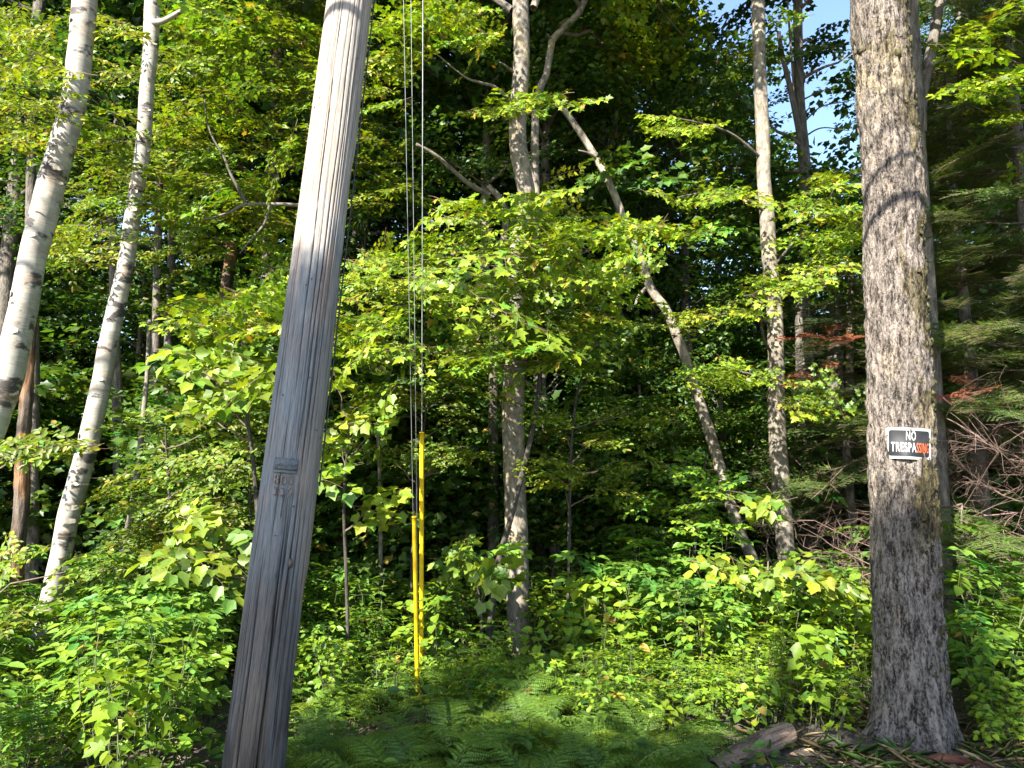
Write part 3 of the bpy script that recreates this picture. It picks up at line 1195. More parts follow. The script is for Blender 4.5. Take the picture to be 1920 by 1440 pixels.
def curls(t, P, r, n, seed, z0, z1):
    """loose papery curls of bark standing off a birch trunk"""
    q = np.random.default_rng(seed)
    L = np.array(t.location)
    for i in range(n):
        z = q.uniform(z0, z1)
        c = np.array([np.interp(z, P[:, 2], P[:, k]) for k in range(3)])
        R = np.interp(z, P[:, 2], r) * 1.01
        a0, wd, h = q.uniform(-2.9, .2), q.uniform(.35, .9), q.uniform(.008, .03)
        vs = []
        for iu in range(8):
            u = iu / 7
            a = a0 + wd * u
            rr = R + .028 * max(0, u - .3) ** 1.6 * q.uniform(.7, 1.1) + .002
            for iv in range(3):
                hh = h * (iv - 1) * (1 - .5 * u * u) + q.normal(0, .0015)
                vs.append(c + np.array([math.cos(a) * rr, math.sin(a) * rr, hh]) - L)
        ls = []
        for iu in range(7):
            for iv in range(2):
                k = iu * 3 + iv
                ls += [k, k + 3, k + 4, k + 1]
        vs = np.array(vs)
        obj('bark_curl', mesh('bark_curl', Geo(vs, np.array(ls), np.full(14, 4), np.tile(np.array([.45, .40, .33]) * q.uniform(.6, 1.0), (len(vs), 1)), np.zeros(14, int)), [M['twig']], True), t)


curls(tA, PA, RA, 26, 3, .6, 5.5)
curls(tB, PB, RB_, 22, 4, .4, 6.0)
# dead stubs
P, r = T([(25, 1165, 28), (31, 1040, 27), (39, 960, 26), (42, 847, 25), (47, 780, 24), (53, 690, 20), (60, 600, 17)], 7.0)
tree('dead_tree', 'dead brown trunk with peeling bark behind the left birch', P, r, M['snag'], 20, step=.03, rough=.10, lump=.12, ridge=.08, seed=3, colfn=tint_snag)
P, r = T([(412, 960, 26), (416, 760, 26), (423, 560, 24), (432, 490, 22), (434, 455, 19)], 9.0)
tree('dead_tree', 'broken reddish dead trunk rising above the leaves left of the pole', P, r, M['snag'], 16, step=.04, rough=.12, lump=.15, ridge=.08, seed=5, colfn=tint_snag)

# C: centre tree
P, r = T([(974, 1225, 50), (973, 1160, 46), (970, 1093, 44), (967, 960, 41), (962, 813, 41), (963, 720, 40), (970, 640, 38), (966, 580, 36), (965, 520, 35), (974, 460, 34), (983, 413, 32),
          (988, 367, 33), (982, 333, 34), (971, 267, 33), (972, 200, 32), (977, 133, 31), (978, 67, 30), (976, 0, 31)], 7.0, 7.0, 14)
pads = [pad('maple', x, y, rx, ry, Y, n) for x, y, rx, ry, Y, n in
        ((790, 35, 80, 28, 6.6, 9), (735, 70, 50, 40, 6.6, 5), (850, 20, 50, 18, 6.4, 6), (950, 200, 50, 14, 6.7, 4), (1010, 185, 40, 14, 6.6, 3), (880, 70, 40, 30, 7.3, 4))]
cr = crown_limbs(P, 8.0, 14, 3.2, 'maple', 35, 9, az=(-.3, 2.8), col=(.2, .17, .14))
tC = tree('hardwood_tree', 'tan barked tree in the middle with a kinked trunk, behind the guy guards', P, r, M['grey_bark'], 26, pads, cr, step=.025, rough=.03, lump=.09, seed=12, colfn=lichen(61, .45, (1.35, 1.3, 1.05)))
branch(tC, [(960, 190), (927, 163), (900, 155), (870, 143), (817, 100)], 6.9, 6.3, (8, 2), M['grey_bark'], 'dead_branch')
branch(tC, [(962, 135), (950, 125), (938, 117)], 6.9, 6.7, (6, 3), M['grey_bark'], 'dead_branch')
branch(tC, [(1000, 15), (1012, -20), (1020, -60)], 7.0, 7.1, (16, 10), M['grey_bark'])
branch(tC, [(960, 20), (940, 5), (915, -10), (890, -20)], 7.0, 7.1, (16, 9), M['dark_bark'])

# forked grey tree behind C
P, r = T([(925, 1200, 22), (925, 900, 20), (927, 560, 17), (930, 520, 16), (940, 470, 15), (948, 420, 14), (938, 375, 13), (915, 350, 11)], 8.2, 8.2)
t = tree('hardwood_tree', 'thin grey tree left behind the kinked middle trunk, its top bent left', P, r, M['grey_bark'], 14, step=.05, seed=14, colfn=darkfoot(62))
branch(t, [(918, 366), (880, 345), (850, 320), (815, 290), (780, 270)], 8.2, 7.8, (11, 6), M['grey_bark'])
branch(t, [(925, 560), (905, 600), (895, 640)], 8.2, 8.0, (7, 4), M['grey_bark'], 'dead_branch')

# tree behind with the pale fork right of C
P, r = T([(1012, 1100, 22), (1008, 700, 20), (1006, 450, 18), (1003, 300, 16), (1005, 200, 14), (1015, 160, 14), (1024, 140, 13), (1033, 90, 13), (1037, 74, 13), (1060, 50, 12), (1083, 27, 12), (1097, 0, 12)], 8.8, 8.8, 11)
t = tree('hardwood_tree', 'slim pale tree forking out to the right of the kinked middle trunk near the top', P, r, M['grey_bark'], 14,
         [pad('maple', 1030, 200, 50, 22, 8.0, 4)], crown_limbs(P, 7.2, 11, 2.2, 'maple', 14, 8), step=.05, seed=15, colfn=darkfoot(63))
branch(t, [(1036, 76), (1031, 70), (1026, 64)], 8.8, 8.7, (6, 4), M['grey_bark'], 'dead_branch')

# long leaning trunk
P, r = T([(1424, 1105, 24), (1408, 1043, 23), (1382, 985, 22), (1337, 833, 21), (1323, 787, 20), (1300, 720, 19), (1285, 670, 18), (1273, 640, 18), (1250, 583, 17), (1220, 540, 16), (1200, 480, 15),
          (1173, 420, 14), (1150, 360, 14), (1120, 300, 13), (1073, 227, 12), (1037, 180, 10)], 7.7, 9.2)
t = tree('leaning_tree', 'long grey trunk leaning steeply to the left across the wood', P, r, M['grey_bark'], 16, step=.04, rough=.05, seed=16, colfn=lichen(64, .8, (1.5, 1.5, 1.35)))
branch(t, [(1212, 540), (1198, 555), (1190, 575)], 8.7, 8.5, (9, 4), M['grey_bark'], 'dead_branch')
branch(t, [(1120, 300), (1105, 288), (1085, 282)], 9.0, 8.8, (7, 3), M['grey_bark'], 'dead_branch')

# D: straight slim tree
P, r = T([(1480, 1120, 34), (1475, 1060, 33), (1468, 960, 33), (1462, 880, 33), (1456, 780, 32), (1455, 680, 30), (1452, 580, 29), (1443, 490, 28), (1438, 400, 27), (1432, 333, 25), (1431, 267, 25),
          (1426, 167, 24), (1424, 100, 23), (1421, 0, 24)], 7.6, 7.6, 13.5)
D_PADS = ((1290, 232, 70, 16, 7.2, 6), (1270, 225, 50, 25, 7.4, 4), (1300, 365, 70, 14, 7.0, 6), (1380, 365, 50, 14, 6.9, 4), (1300, 440, 60, 14, 7.0, 5), (1520, 380, 45, 25, 6.9, 7), (1560, 345, 35, 20, 6.8, 5),
          (1590, 410, 40, 25, 6.9, 6), (1530, 430, 60, 20, 7.0, 6), (1430, 530, 50, 14, 7.0, 4), (1520, 510, 55, 25, 6.9, 7), (1560, 480, 40, 30, 7.0, 5), (1350, 590, 70, 16, 7.1, 6), (1410, 570, 40, 16, 7.0, 4), (1300, 600, 40, 12, 7.1, 3), (1370, 690, 70, 22, 6.9, 8), (1310, 700, 60, 14, 7.0, 6),
          (1440, 705, 40, 16, 6.8, 5), (1540, 740, 50, 14, 7.0, 5), (1510, 770, 30, 16, 7.0, 3), (1390, 120, 40, 40, 7.9, 4), (1460, 40, 40, 20, 7.5, 2))
pads = [pad('maple', *a, sunny=.8, scale=(.4, .68)) for a in D_PADS]
cr = crown_limbs(P, 8.0, 13.5, 2.8, 'maple', 32, 9, az=(-.3, 2.8), col=(.2, .17, .14))
tD = tree('maple_tree', 'slim straight tree with lichen patches and yellow green maple sprays, right of the leaning trunk', P, r, M['grey_bark'], 24, pads, cr, step=.025, rough=.025, lump=.06, seed=21, colfn=lichen(65, 1.0, (1.55, 1.55, 1.35), 11))
for ln in ([(1455, 560), (1490, 520), (1530, 480), (1575, 420)], [(1452, 610), (1400, 590), (1340, 590), (1290, 600)], [(1456, 720), (1400, 700), (1340, 690), (1280, 700)],
           [(1440, 400), (1390, 370), (1330, 360), (1270, 370)], [(1432, 300), (1370, 250), (1300, 228), (1250, 220)], [(1446, 660), (1434, 640), (1428, 610), (1425, 570)], [(1450, 500), (1500, 440), (1550, 380), (1570, 340)]):
    branch(tD, ln, 7.6, 7.0, (7, 2), M['dark_bark'], k=5)

# E: dark tree behind D
P, r = T([(1517, 1080, 32), (1514, 1000, 30), (1509, 880, 24), (1504, 680, 23), (1503, 580, 22), (1510, 400, 23), (1508, 300, 21), (1500, 200, 19), (1497, 100, 17), (1496, 0, 16)], 9.4, 9.4, 13)
cr = crown_limbs(P, 4.6, 13, 1.6, 'far', 14, 4, tint=(.7, .7, .8))
tE = tree('dark_tree', 'dark barked tree just right behind the slim lichen patched trunk', P, r, M['dark_bark'], 18, (), cr, step=.04, rough=.05, seed=25)
branch(tE, [(1506, 290), (1492, 215), (1478, 150), (1466, 100), (1460, 60)], 9.4, 9.2, (13, 8), M['dark_bark'])
for ln in ([(1500, 190), (1530, 175), (1570, 160)], [(1503, 260), (1540, 240), (1590, 245)], [(1506, 230), (1540, 200), (1592, 190)], [(1498, 120), (1470, 110), (1440, 95)]):
    branch(tE, ln, 9.4, 9.2, (4, 1.5), M['dark_bark'], 'dead_branch', k=5)

# F: the big right-hand tree
P, r = T([(1712, 1372, 136), (1710, 1320, 127), (1707, 1260, 121), (1703, 1160, 118), (1697, 1060, 115), (1694, 960, 113), (1690, 860, 112), (1688, 780, 110), (1685, 680, 108), (1680, 580, 103), (1675, 480, 101),
          (1676, 400, 101), (1671, 300, 101), (1661, 200, 97), (1654, 100, 92), (1646, 0, 95)], 4.85, 4.85, 15, .62)
PF, RF = P, r
cr = crown_limbs(P, 8.2, 14.5, 3.4, 'maple', 32, 9, az=(-.8, 2.2), r0=.05)
tF = tree('big_tree', 'broad rough barked tree on the right carrying the black warning sign', P, r, M['maple_bark'], 110, (), cr, step=.012, rough=.09, ridge=.055, lump=.04, seed=31, flare=.62, colfn=tint_big)
# peeling mossy flakes along its right flank and scattered bark scales that roughen the outline
gs = []
fr = np.random.default_rng(9)
for i in range(560):
    z = fr.uniform(.25, 5.0)
    q = np.array([np.interp(z, P[:, 2], P[:, k]) for k in range(3)])
    rr = np.interp(z, P[:, 2], r)
    th = fr.normal(-.35, .45) if i < 330 else fr.uniform(-math.pi, math.pi)
    dn = np.array([math.cos(th), math.sin(th), 0])
    o = q + dn * (rr * 1.0)
    h = fr.uniform(.010, .026)
    if i < 330:
        gs.append(ball_geo(o, h * .75, (1, 1, fr.uniform(.8, 1.6)), np.array([.05, .046, .016]) * fr.uniform(.6, 1.5), 6, 4))
        gs[-1].v += fr.normal(0, h * .25, gs[-1].v.shape)
g = combine(gs)
g.v = g.v - np.array(tF.location)
ms = obj('moss', mesh('moss', g, [M['twig']]), tF)
ms['kind'] = 'stuff'

# G: forked tree right behind F
P, r = T([(1776, 1150, 28), (1770, 1000, 26), (1763, 880, 25), (1752, 700, 24), (1740, 500, 22), (1728, 320, 21), (1720, 200, 21), (1716, 100, 22), (1709, 0, 23)], 6.4, 6.4, 13)
cr = crown_limbs(P, 5.8, 13, 2.6, 'far', 26, 8)
tG = tree('dark_tree', 'shaded forked trunk close behind the right edge of the big rough tree', P, r, M['dark_bark'], 20, (), cr, step=.03, rough=.05, seed=35, colfn=lichen(66, .3, (1.5, 1.5, 1.3)))
branch(tG, [(1726, 250), (1728, 185), (1740, 125), (1752, 60), (1762, 0), (1768, -60)], 6.4, 6.5, (22, 17), M['dark_bark'], k=12)

# dark trunks further in that can be told apart
for i, (pts, Y, mt, lab) in enumerate((
        ([(1062, 1050, 26), (1056, 760, 24), (1040, 640, 23), (1030, 560, 20), (1022, 300, 16)], 10.5, 'dark_bark', 'short dark trunk in deep shade just right of the kinked middle tree'),
        ([(905, 1000, 26), (908, 700, 20), (910, 400, 17), (912, 260, 15), (935, 120, 13), (955, 40, 11)], 10.5, 'dark_bark', 'dark trunk curving up beside the kinked middle tree on its left'),
        ([(292, 1000, 20), (290, 800, 18), (293, 600, 16), (296, 470, 14), (300, 300, 12)], 11, 'dark_bark', 'left one of two slim dark trunks right of the second birch'),
        ([(322, 1000, 20), (312, 800, 18), (318, 600, 16), (322, 470, 14), (325, 300, 12)], 11.5, 'dark_bark', 'right one of two slim dark trunks right of the second birch'),
        ([(232, 1030, 14), (247, 960, 12), (258, 880, 11), (268, 790, 10), (276, 700, 8), (280, 600, 7)], 8.0, 'grey_bark', 'thin pale stem slanting up beside the lower second birch'),
        ([(716, 1200, 9), (714, 1060, 8), (712, 900, 7), (708, 800, 6)], 7.6, 'grey_bark', 'thin straight pale stem standing left of the yellow guards'),
        ([(1560, 1050, 22), (1553, 950, 20), (1545, 870, 18), (1530, 740, 14), (1520, 640, 10)], 10.0, 'grey_bark', 'small pale trunk between the slim lichen patched tree and the big tree'),
        ([(1590, 1050, 22), (1590, 900, 18), (1592, 780, 15), (1594, 600, 12), (1596, 420, 9)], 9.0, 'snag', 'reddish fir stem among bare twigs left of the big tree'),
        ([(1290, 1000, 20), (1290, 800, 18), (1286, 620, 16), (1284, 400, 13)], 12, 'dark_bark', 'dark trunk behind the middle of the leaning trunk'),
        ([(1160, 1000, 22), (1165, 800, 20), (1160, 600, 17), (1150, 400, 14)], 12, 'dark_bark', 'dark trunk between the kinked middle tree and the leaning trunk'),
        ([(225, 1000, 22), (222, 800, 20), (215, 600, 17), (212, 400, 14)], 10.5, 'dark_bark', 'dark trunk in the shade close behind the second birch'),
        ([(660, 1050, 22), (655, 850, 20), (660, 600, 17), (665, 300, 14), (668, 100, 11)], 12, 'dark_bark', 'dark trunk right beside the pole in the shade'),
        ([(60, 900, 24), (62, 700, 22), (58, 400, 18), (60, 200, 14)], 9.5, 'dark_bark', 'dark trunk just right behind the thick left birch'),
        ([(1230, 300, 12), (1225, 600, 15), (1228, 900, 17)][::-1], 13, 'dark_bark', 'slim dark trunk right of the leaning trunk foot in the deep wood'),
)):
    P, r = T(pts, Y, None, 9 if Y > 9.6 else None)
    cr = crown_limbs(P, 5.0, 9.5, 2.0, 'dim', 12, 7) if Y > 9.6 and pts[0][2] > 15 and i != 6 else None
    tree('dark_tree' if mt == 'dark_bark' else 'slim_tree', lab, P, r, M[mt], 12, (), cr, step=.06, rough=.05, seed=40 + i)


# ------------------------------------------------------------------ saplings with layered leaves
def sapling(name, label, stem, Ys, w, pads, kind, Y=None, limbs=True, **kw):
    P = np.array([px(x, y, Ys[0] + (Ys[1] - Ys[0]) * i / (len(stem) - 1)) for i, (x, y) in enumerate(stem)])
    r = np.linspace(w[0], w[1], len(stem)) * .5 * Ys[0] / F
    P, r = extend(P, r)
    base = P[0].copy()
    base[2] = 0
    t = thing(name, label, 'sapling', None, base)
    g, tc = trunk_geo(P - base, r, 8, .06, .04, lump=.08, colfn=lambda v, a, b, c: np.full((len(v), 3), .5))
    obj('trunk', mesh('trunk', g, [M['dark_bark']], True, tc), t)
    gs = []
    for a in pads:
        gs.append(pad(kind, *a, **kw))
        c = px(a[0], a[1], a[4])
        # a fine limb from the stem to the middle of each bough
        zz = max(min(c[2] - .25, P[-1][2]), P[0][2] + .3)
        o = np.array([np.interp(zz, P[:, 2], P[:, k]) for k in range(3)])
        if limbs:
            gs.append(limb(o, c - np.array([0, 0, .05]), .009, .003, .1, 7, (.12, .09, .065), 5))
    g = combine(gs)
    g.v -= base
    obj('crown', mesh('crown', g, LT), t)
    return t


sapling('maple_sapling', 'bright maple sapling in the sun spreading in front of the kinked middle trunk', [(893, 1593), (905, 1350), (928, 1093), (965, 945), (1005, 769), (1018, 594), (1010, 513)], (6.3, 6.1), (14, 6),
        [(960, 425, 100, 40, 6.0, 14), (880, 470, 80, 40, 6.0, 10), (1090, 460, 110, 45, 6.0, 14), (1150, 500, 70, 30, 6.1, 8), (820, 540, 90, 30, 6.0, 12), (1000, 520, 110, 35, 5.8, 14),
         (1120, 545, 90, 30, 6.0, 10), (900, 590, 100, 30, 5.9, 12), (1030, 620, 110, 30, 5.9, 13), (720, 560, 80, 40, 6.1, 13), (690, 500, 60, 30, 6.1, 8), (740, 640, 100, 30, 6.2, 12), (1180, 420, 60, 22, 6.1, 8), (930, 670, 110, 25, 6.0, 10), (1130, 610, 60, 25, 6.2, 6), (660, 620, 50, 40, 6.0, 9), (860, 400, 50, 22, 6.0, 5), (1000, 380, 50, 22, 6.0, 4), (770, 470, 60, 25, 6.0, 6)], 'maple', sunny=.9, scale=(.5, .8))
P, r = T([(494, 1330, 44), (520, 1080, 40), (560, 720, 36), (600, 420, 32), (640, 120, 28), (655, 0, 26)], 7.2, 7.4, 13)
LP = ((450, 60, 150, 60), (330, 130, 90, 50), (470, 170, 110, 50), (400, 240, 120, 50), (320, 260, 60, 40), (520, 260, 70, 50), (430, 330, 120, 40), (330, 350, 80, 40), (500, 400, 90, 40), (200, 260, 80, 40), (220, 340, 80, 40), (560, 120, 50, 60), (380, 420, 80, 30), (180, 400, 70, 40), (150, 470, 70, 30), (370, 30, 60, 30), (540, 20, 60, 30), (700, 250, 50, 60), (700, 140, 50, 40), (690, 340, 60, 60), (330, 480, 90, 30), (500, 480, 60, 30))
pads = [pad('beech' if i % 3 else 'maple', *a, rng.uniform(6.6, 8.6), int(4 + a[2] * a[3] / 520), scale=(.6, 1.0)) for i, a in enumerate(LP)]
cr = crown_limbs(P, 7.4, 13, 2.8, 'beech', 27, 9, az=(-.2, 3.0))
t = tree('beech_tree', 'leafy beech behind the pole hanging dense green boughs over the upper left', P, r, M['grey_bark'], 16, pads, cr, step=.05, seed=51)
branch(t, [(585, 386), (560, 385), (520, 383), (460, 384), (430, 398), (400, 408), (375, 411)], 7.2, 6.6, (9, 3), M['grey_bark'])
branch(t, [(462, 384), (445, 350), (432, 325), (418, 290), (400, 260), (388, 225), (384, 185)], 6.9, 6.7, (7, 2), M['dark_bark'])
branch(t, [(505, 385), (495, 420), (470, 450), (450, 475)], 6.9, 6.6, (6, 2), M['dark_bark'])

sapling('maple_sapling', 'sunlit maple sapling with flat layered leaves left of the pole', [(470, 1150), (468, 950), (465, 780), (455, 650), (440, 570)], (6.2, 6.0), (9, 4),
        [(430, 580, 100, 24, 6.0, 12), (490, 555, 60, 25, 6.0, 7), (370, 565, 40, 14, 6.0, 3), (420, 610, 80, 16, 6.0, 7), (520, 590, 40, 20, 6.0, 5), (380, 600, 50, 12, 5.9, 4)], 'maple', sunny=.9, scale=(.5, .8))
sapling('striped_maple', 'young tree with large drooping three lobed leaves beside the pole on its left', [(500, 1340), (490, 1100), (478, 900), (460, 760), (440, 660)], (5.6, 5.5), (12, 5),
        [(400, 670, 90, 28, 5.5, 8), (470, 655, 50, 30, 5.5, 5), (330, 665, 40, 18, 5.5, 2), (420, 740, 70, 26, 5.5, 7), (480, 720, 40, 30, 5.5, 4), (380, 765, 40, 20, 5.5, 3), (410, 990, 80, 30, 5.5, 7), (360, 1030, 60, 25, 5.5, 5), (440, 1060, 50, 30, 5.5, 4)], 'moose', sunny=.9, scale=(.6, .85))
sapling('striped_maple', 'young tree with large drooping leaves just right of the pole', [(655, 1300), (650, 1100), (645, 940), (655, 800)], (5.8,5.6),(8, 4),
        [(640, 820, 40, 25, 5.6, 4), (690, 770, 50, 25, 5.6, 4), (715, 935, 35, 16, 5.6, 3), (600, 880, 14, 40, 5.5, 3), (700, 800, 30, 30, 5.7, 2), (625, 680, 30, 25, 5.6, 3)], 'moose', sunny=.9, scale=(.6, .85))
sapling('striped_maple', 'small big leaved sapling between the guards and the kinked middle trunk', [(905, 1260), (902, 1150), (893, 1080), (885, 1020)], (6.1, 6.0), (6, 3),
        [(885, 1030, 40, 25, 6.0, 6), (935, 1045, 18, 10, 6.0, 2), (905, 1085, 25, 14, 6.0, 2)], 'moose', sunny=.9, scale=(.6, .85))
sapling('striped_maple', 'small big leaved sapling at the foot of the slim lichen patched tree', [(1445, 1230), (1442, 1150), (1440, 1070)], (6.4, 6.3), (6, 3),
        [(1440, 1065, 40, 18, 6.3, 5), (1365, 1065, 25, 12, 6.3, 2), (1430, 940, 30, 22, 6.6, 3), (1500, 1080, 30, 14, 6.3, 3), (1590, 1085, 45, 18, 6.2, 6)], 'moose', sunny=.9, scale=(.6, .85))
sapling('beech_sapling', 'beech sapling with fine layered leaves in front of the second birch', [(330, 1250), (325, 1050), (315, 900), (310, 800)], (6.5, 6.3), (8, 3),
        [(320, 850, 110, 28, 6.3, 10), (250, 900, 60, 16, 6.2, 6), (390, 880, 80, 30, 6.3, 9), (300, 960, 120, 30, 6.2, 11), (430, 830, 50, 30, 6.4, 5), (400, 940, 60, 25, 6.3, 6), (240, 1010, 70, 20, 6.1, 6), (340, 1030, 100, 24, 6.1, 9), (290, 790, 60, 22, 6.5, 5), (210, 1080, 50, 14, 6.6, 4), (430, 790, 50, 24, 6.5, 5)], 'beech', sunny=.9, scale=(.5, .8))
sapling('beech_sapling', 'low sapling reaching a thin leafy bough across the two left trunks', [(-90, 1240), (-80, 1000), (-60, 880), (-40, 820)], (5.3, 5.1), (10, 4),
        [(40, 830, 50, 10, 5.1, 4), (115, 828, 40, 8, 5.1, 3), (0, 1045, 40, 14, 5.2, 3), (160, 1050, 40, 10, 5.4, 2), (-20, 840, 40, 16, 5.1, 3), (-10, 1150, 50, 20, 5.3, 4)], 'beech', sunny=.9, scale=(.5, .8))
sapling('maple_sapling', 'maple sapling at the right edge with bright yellow green sprays up high', [(2010, 1300), (2015, 900), (2010, 500), (1990, 200), (1960, 40)], (6.2, 6.0), (16, 6),
        [(1880, 55, 50, 16, 6.0, 5), (1850, 165, 60, 18, 5.9, 6), (1895, 205, 45, 16, 5.9, 4), (1840, 90, 40, 14, 6.1, 3), (1910, 20, 40, 16, 6.0, 4), (1920, 120, 30, 20, 5.9, 3), (1900, 330, 40, 14, 6.1, 2)], 'maple', sunny=.9, scale=(.5, .8))
sapling('maple_sapling', 'half shaded maple sapling with dark broad leaves before the leaning trunk', [(1290, 1180), (1300, 1050), (1315, 920), (1325, 850)], (7.2, 7.1), (8, 3),
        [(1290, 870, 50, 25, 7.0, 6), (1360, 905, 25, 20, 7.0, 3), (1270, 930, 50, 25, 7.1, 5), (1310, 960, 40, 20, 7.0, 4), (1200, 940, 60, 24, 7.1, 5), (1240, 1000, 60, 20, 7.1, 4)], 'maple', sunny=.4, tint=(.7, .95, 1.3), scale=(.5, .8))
sapling('beech_sapling', 'thin stemmed sapling with scattered leaves right of the kinked middle trunk', [(1065, 1180), (1068, 940), (1072, 830), (1082, 740), (1100, 680)], (6.9, 6.8), (7, 3),
        [(1110, 690, 40, 30, 6.8, 4), (1060, 800, 70, 25, 6.9, 4), (1110, 820, 60, 25, 6.8, 5), (1030, 870, 50, 20, 6.8, 4), (1060, 905, 50, 22, 6.8, 4), (1140, 900, 60, 20, 6.9, 4), (1200, 760, 70, 30, 7.2, 5), (1170, 850, 60, 24, 7.0, 4)], 'beech', sunny=.6, scale=(.4, .7))
sapling('beech_sapling', 'sapling with thin layers of leaves behind the yellow guards', [(770, 1200), (775, 1000), (790, 850), (800, 760)], (7.0, 6.9), (7, 3),
        [(830, 850, 90, 18, 6.9, 6), (760, 750, 90, 24, 7.0, 6), (860, 720, 60, 24, 7.0, 4), (700, 720, 60, 30, 7.0, 4), (870, 850, 50, 12, 6.8, 4), (740, 860, 50, 20, 7.2, 3), (850, 780, 60, 20, 7.2, 3)], 'beech', sunny=.6, scale=(.4, .7))


# ------------------------------------------------------------------ firs on the right
def fir(label, x, y0, Y, h, boughs, z0=0.3, rmax=1.3, dead_n=0, seed=0, redn=0, gloom=1.0):
    b = px(x, y0, Y)
    b[2] = 0
    t = thing('fir_tree', label, 'fir tree', None, b)
    P = np.array([[0, 0, -.2], [.02, 0, h * .3], [0, .03, h * .7], [0, 0, h]])
    g, tc = trunk_geo(P, [.02 + h * .011, .015 + h * .009, .01 + h * .005, .008], 10, .08, .06, seed=seed)
    obj('trunk', mesh('trunk', g, [M['dark_bark']], True, tc), t)
    gs, pts, dirs, red = [], [], [], []
    for i in range(boughs):
        f = (i + rng.uniform(0, 1)) / boughs
        z = z0 + (h - z0) * f
        a = i * 2.4 + rng.normal(0, .3)
        l = max(.25, rmax * (1 - (z / h) ** 1.3)) * rng.uniform(.75, 1.15)
        d = nrm(np.array([math.cos(a), math.sin(a), rng.normal(.02, .12)]))
        o = np.array([0, 0, z])
        gs.append(limb(o, o + d * l, .010, .004, .08, 6, (.11, .08, .06), 5, .06))
        m = max(2, int(l / .16))
        tt = np.linspace(.35, 1, m) + rng.normal(0, .05, m)
        for q in tt:
            for sg in (-1, 1):
                pts.append(o + d * l * q - np.array([0, 0, .05 * q]))
                dirs.append(nrm(d + sg * rng.uniform(.3, 1.0) * np.array([-d[1], d[0], 0]) + np.array([0, 0, rng.normal(-.08, .12)])))
    g = [put('fir', pts, dirs, .25, .3, (.45, .85))] + gs
    obj('crown', mesh('crown', combine(g), [M['needle'], M['twig']]), t)
    rr = np.random.default_rng(seed + 200)
    for i in range(dead_n):
        z = rr.uniform(.35, max(1.6, z0 + .5))
        a = rr.uniform(2.6, 5.6)
        l = rr.uniform(.7, 1.5)
        tw = [twig_bush(l, rr)]
        w = tw[0]
        R = frames(np.array([[math.cos(a), math.sin(a), rr.normal(-.05, .18)]]), np.array([[0, 0, 1.]]))
        w = place(w, R, np.array([[0, 0, z]]))
        obj('dead_branch', mesh('dead_branch', w, [M['twig'], M['twig']]), t)
    return t


def twig_bush(L, rr, col=None):
    """bare, much divided dead bough"""
    col = (.17, .112, .09) if col is None else col
    gs = []

    def go(o, d, l, r, lev):
        n = 6
        t = np.linspace(0, 1, n)[:, None]
        bend = rr.normal(0, .22, 3)
        P = o + d * l * t + bend * l * t ** 2 + rr.normal(0, .012 * l, (n, 3)) * t
        gs.append(tube(P, np.linspace(r, r * .45, n), 4 if lev < 2 else 3, np.array(col) * rr.uniform(.7, 1.35)))
        if lev < 3:
            for i in range((9, 5, 3)[lev]):
                f = rr.uniform(.15, .98)
                k = min(n - 1, int(f * n))
                dd = nrm(nrm(P[k] - P[k - 1] + 1e-5) + rr.normal(0, .75, 3) * np.array([1, 1, .6]))
                go(P[k], dd, l * rr.uniform(.28, .5), r * .55, lev + 1)
    go(np.zeros(3), np.array([0, 1., 0]), L, .0075, 0)
    return combine(gs)


fir('tall dark fir at the right edge with drooping lower boughs', 1990, 1150, 6.6, 7.5, 84, 1.9, 1.7, 16, 1)
fir('middle fir with a tangle of bare twigs below its boughs right of the big tree', 1850, 1120, 7.1, 6.0, 72, 1.75, 1.4, 18, 2)
fir('fir half hidden behind the big rough tree on its left side', 1600, 1100, 7.9, 3.9, 60, 1.1, 1.05, 7, 3)
fir('small young fir growing low at the right', 1822, 1200, 6.2, 1.35, 18, .15, .45, 0, 4)
fir('shaded fir deep in the wood behind the right edge', 1930, 1100, 10.5, 10, 60, 2.0, 2.0, 8, 6)
fir('shaded fir deep behind the forked trunk', 1760, 1100, 11.0, 8, 50, 1.0, 1.8, 6, 7)
# rust-red dead needle sprays caught in the firs
for lab, x, y, rx, ry, Y, n in (('rust red dead fir bough left of the big tree', 1552, 634, 30, 12, 6.7, 10), ('dull red dead fir bough below the rust red one', 1520, 700, 14, 12, 6.9, 4), ('reddish dead fir bough in the twigs right of the big tree', 1830, 735, 50, 16, 6.0, 7)):
    g = pad('firdead', x, y, rx, ry, Y, n, .15)
    c = px(x, y, Y)
    g.v -= c
    o = thing('dead_bough', lab, 'dead bough', None, c, mesh('dead_bough', g, [M['needle'], M['twig']]))


# ------------------------------------------------------------------ the deeper wood
def back_tree(seed, kind, h, z0, R, nl, per, tint):
    P = np.array([[0, 0, -.3], [rng.normal(0, .1), 0, h * .35], [rng.normal(0, .25), 0, h * .7], [rng.normal(0, .3), 0, h]])
    g, tc = trunk_geo(P, [.13, .11, .075, .02], 10, .2, .05, seed=seed)
    return mesh('back_trunk', g, [M['dark_bark']], True, tc), mesh('back_crown', crown_limbs(P, z0, h, R, kind, nl, per, tint=tint, scale=(.9, 1.5), r0=.04, col=(.08, .065, .055)), LT)


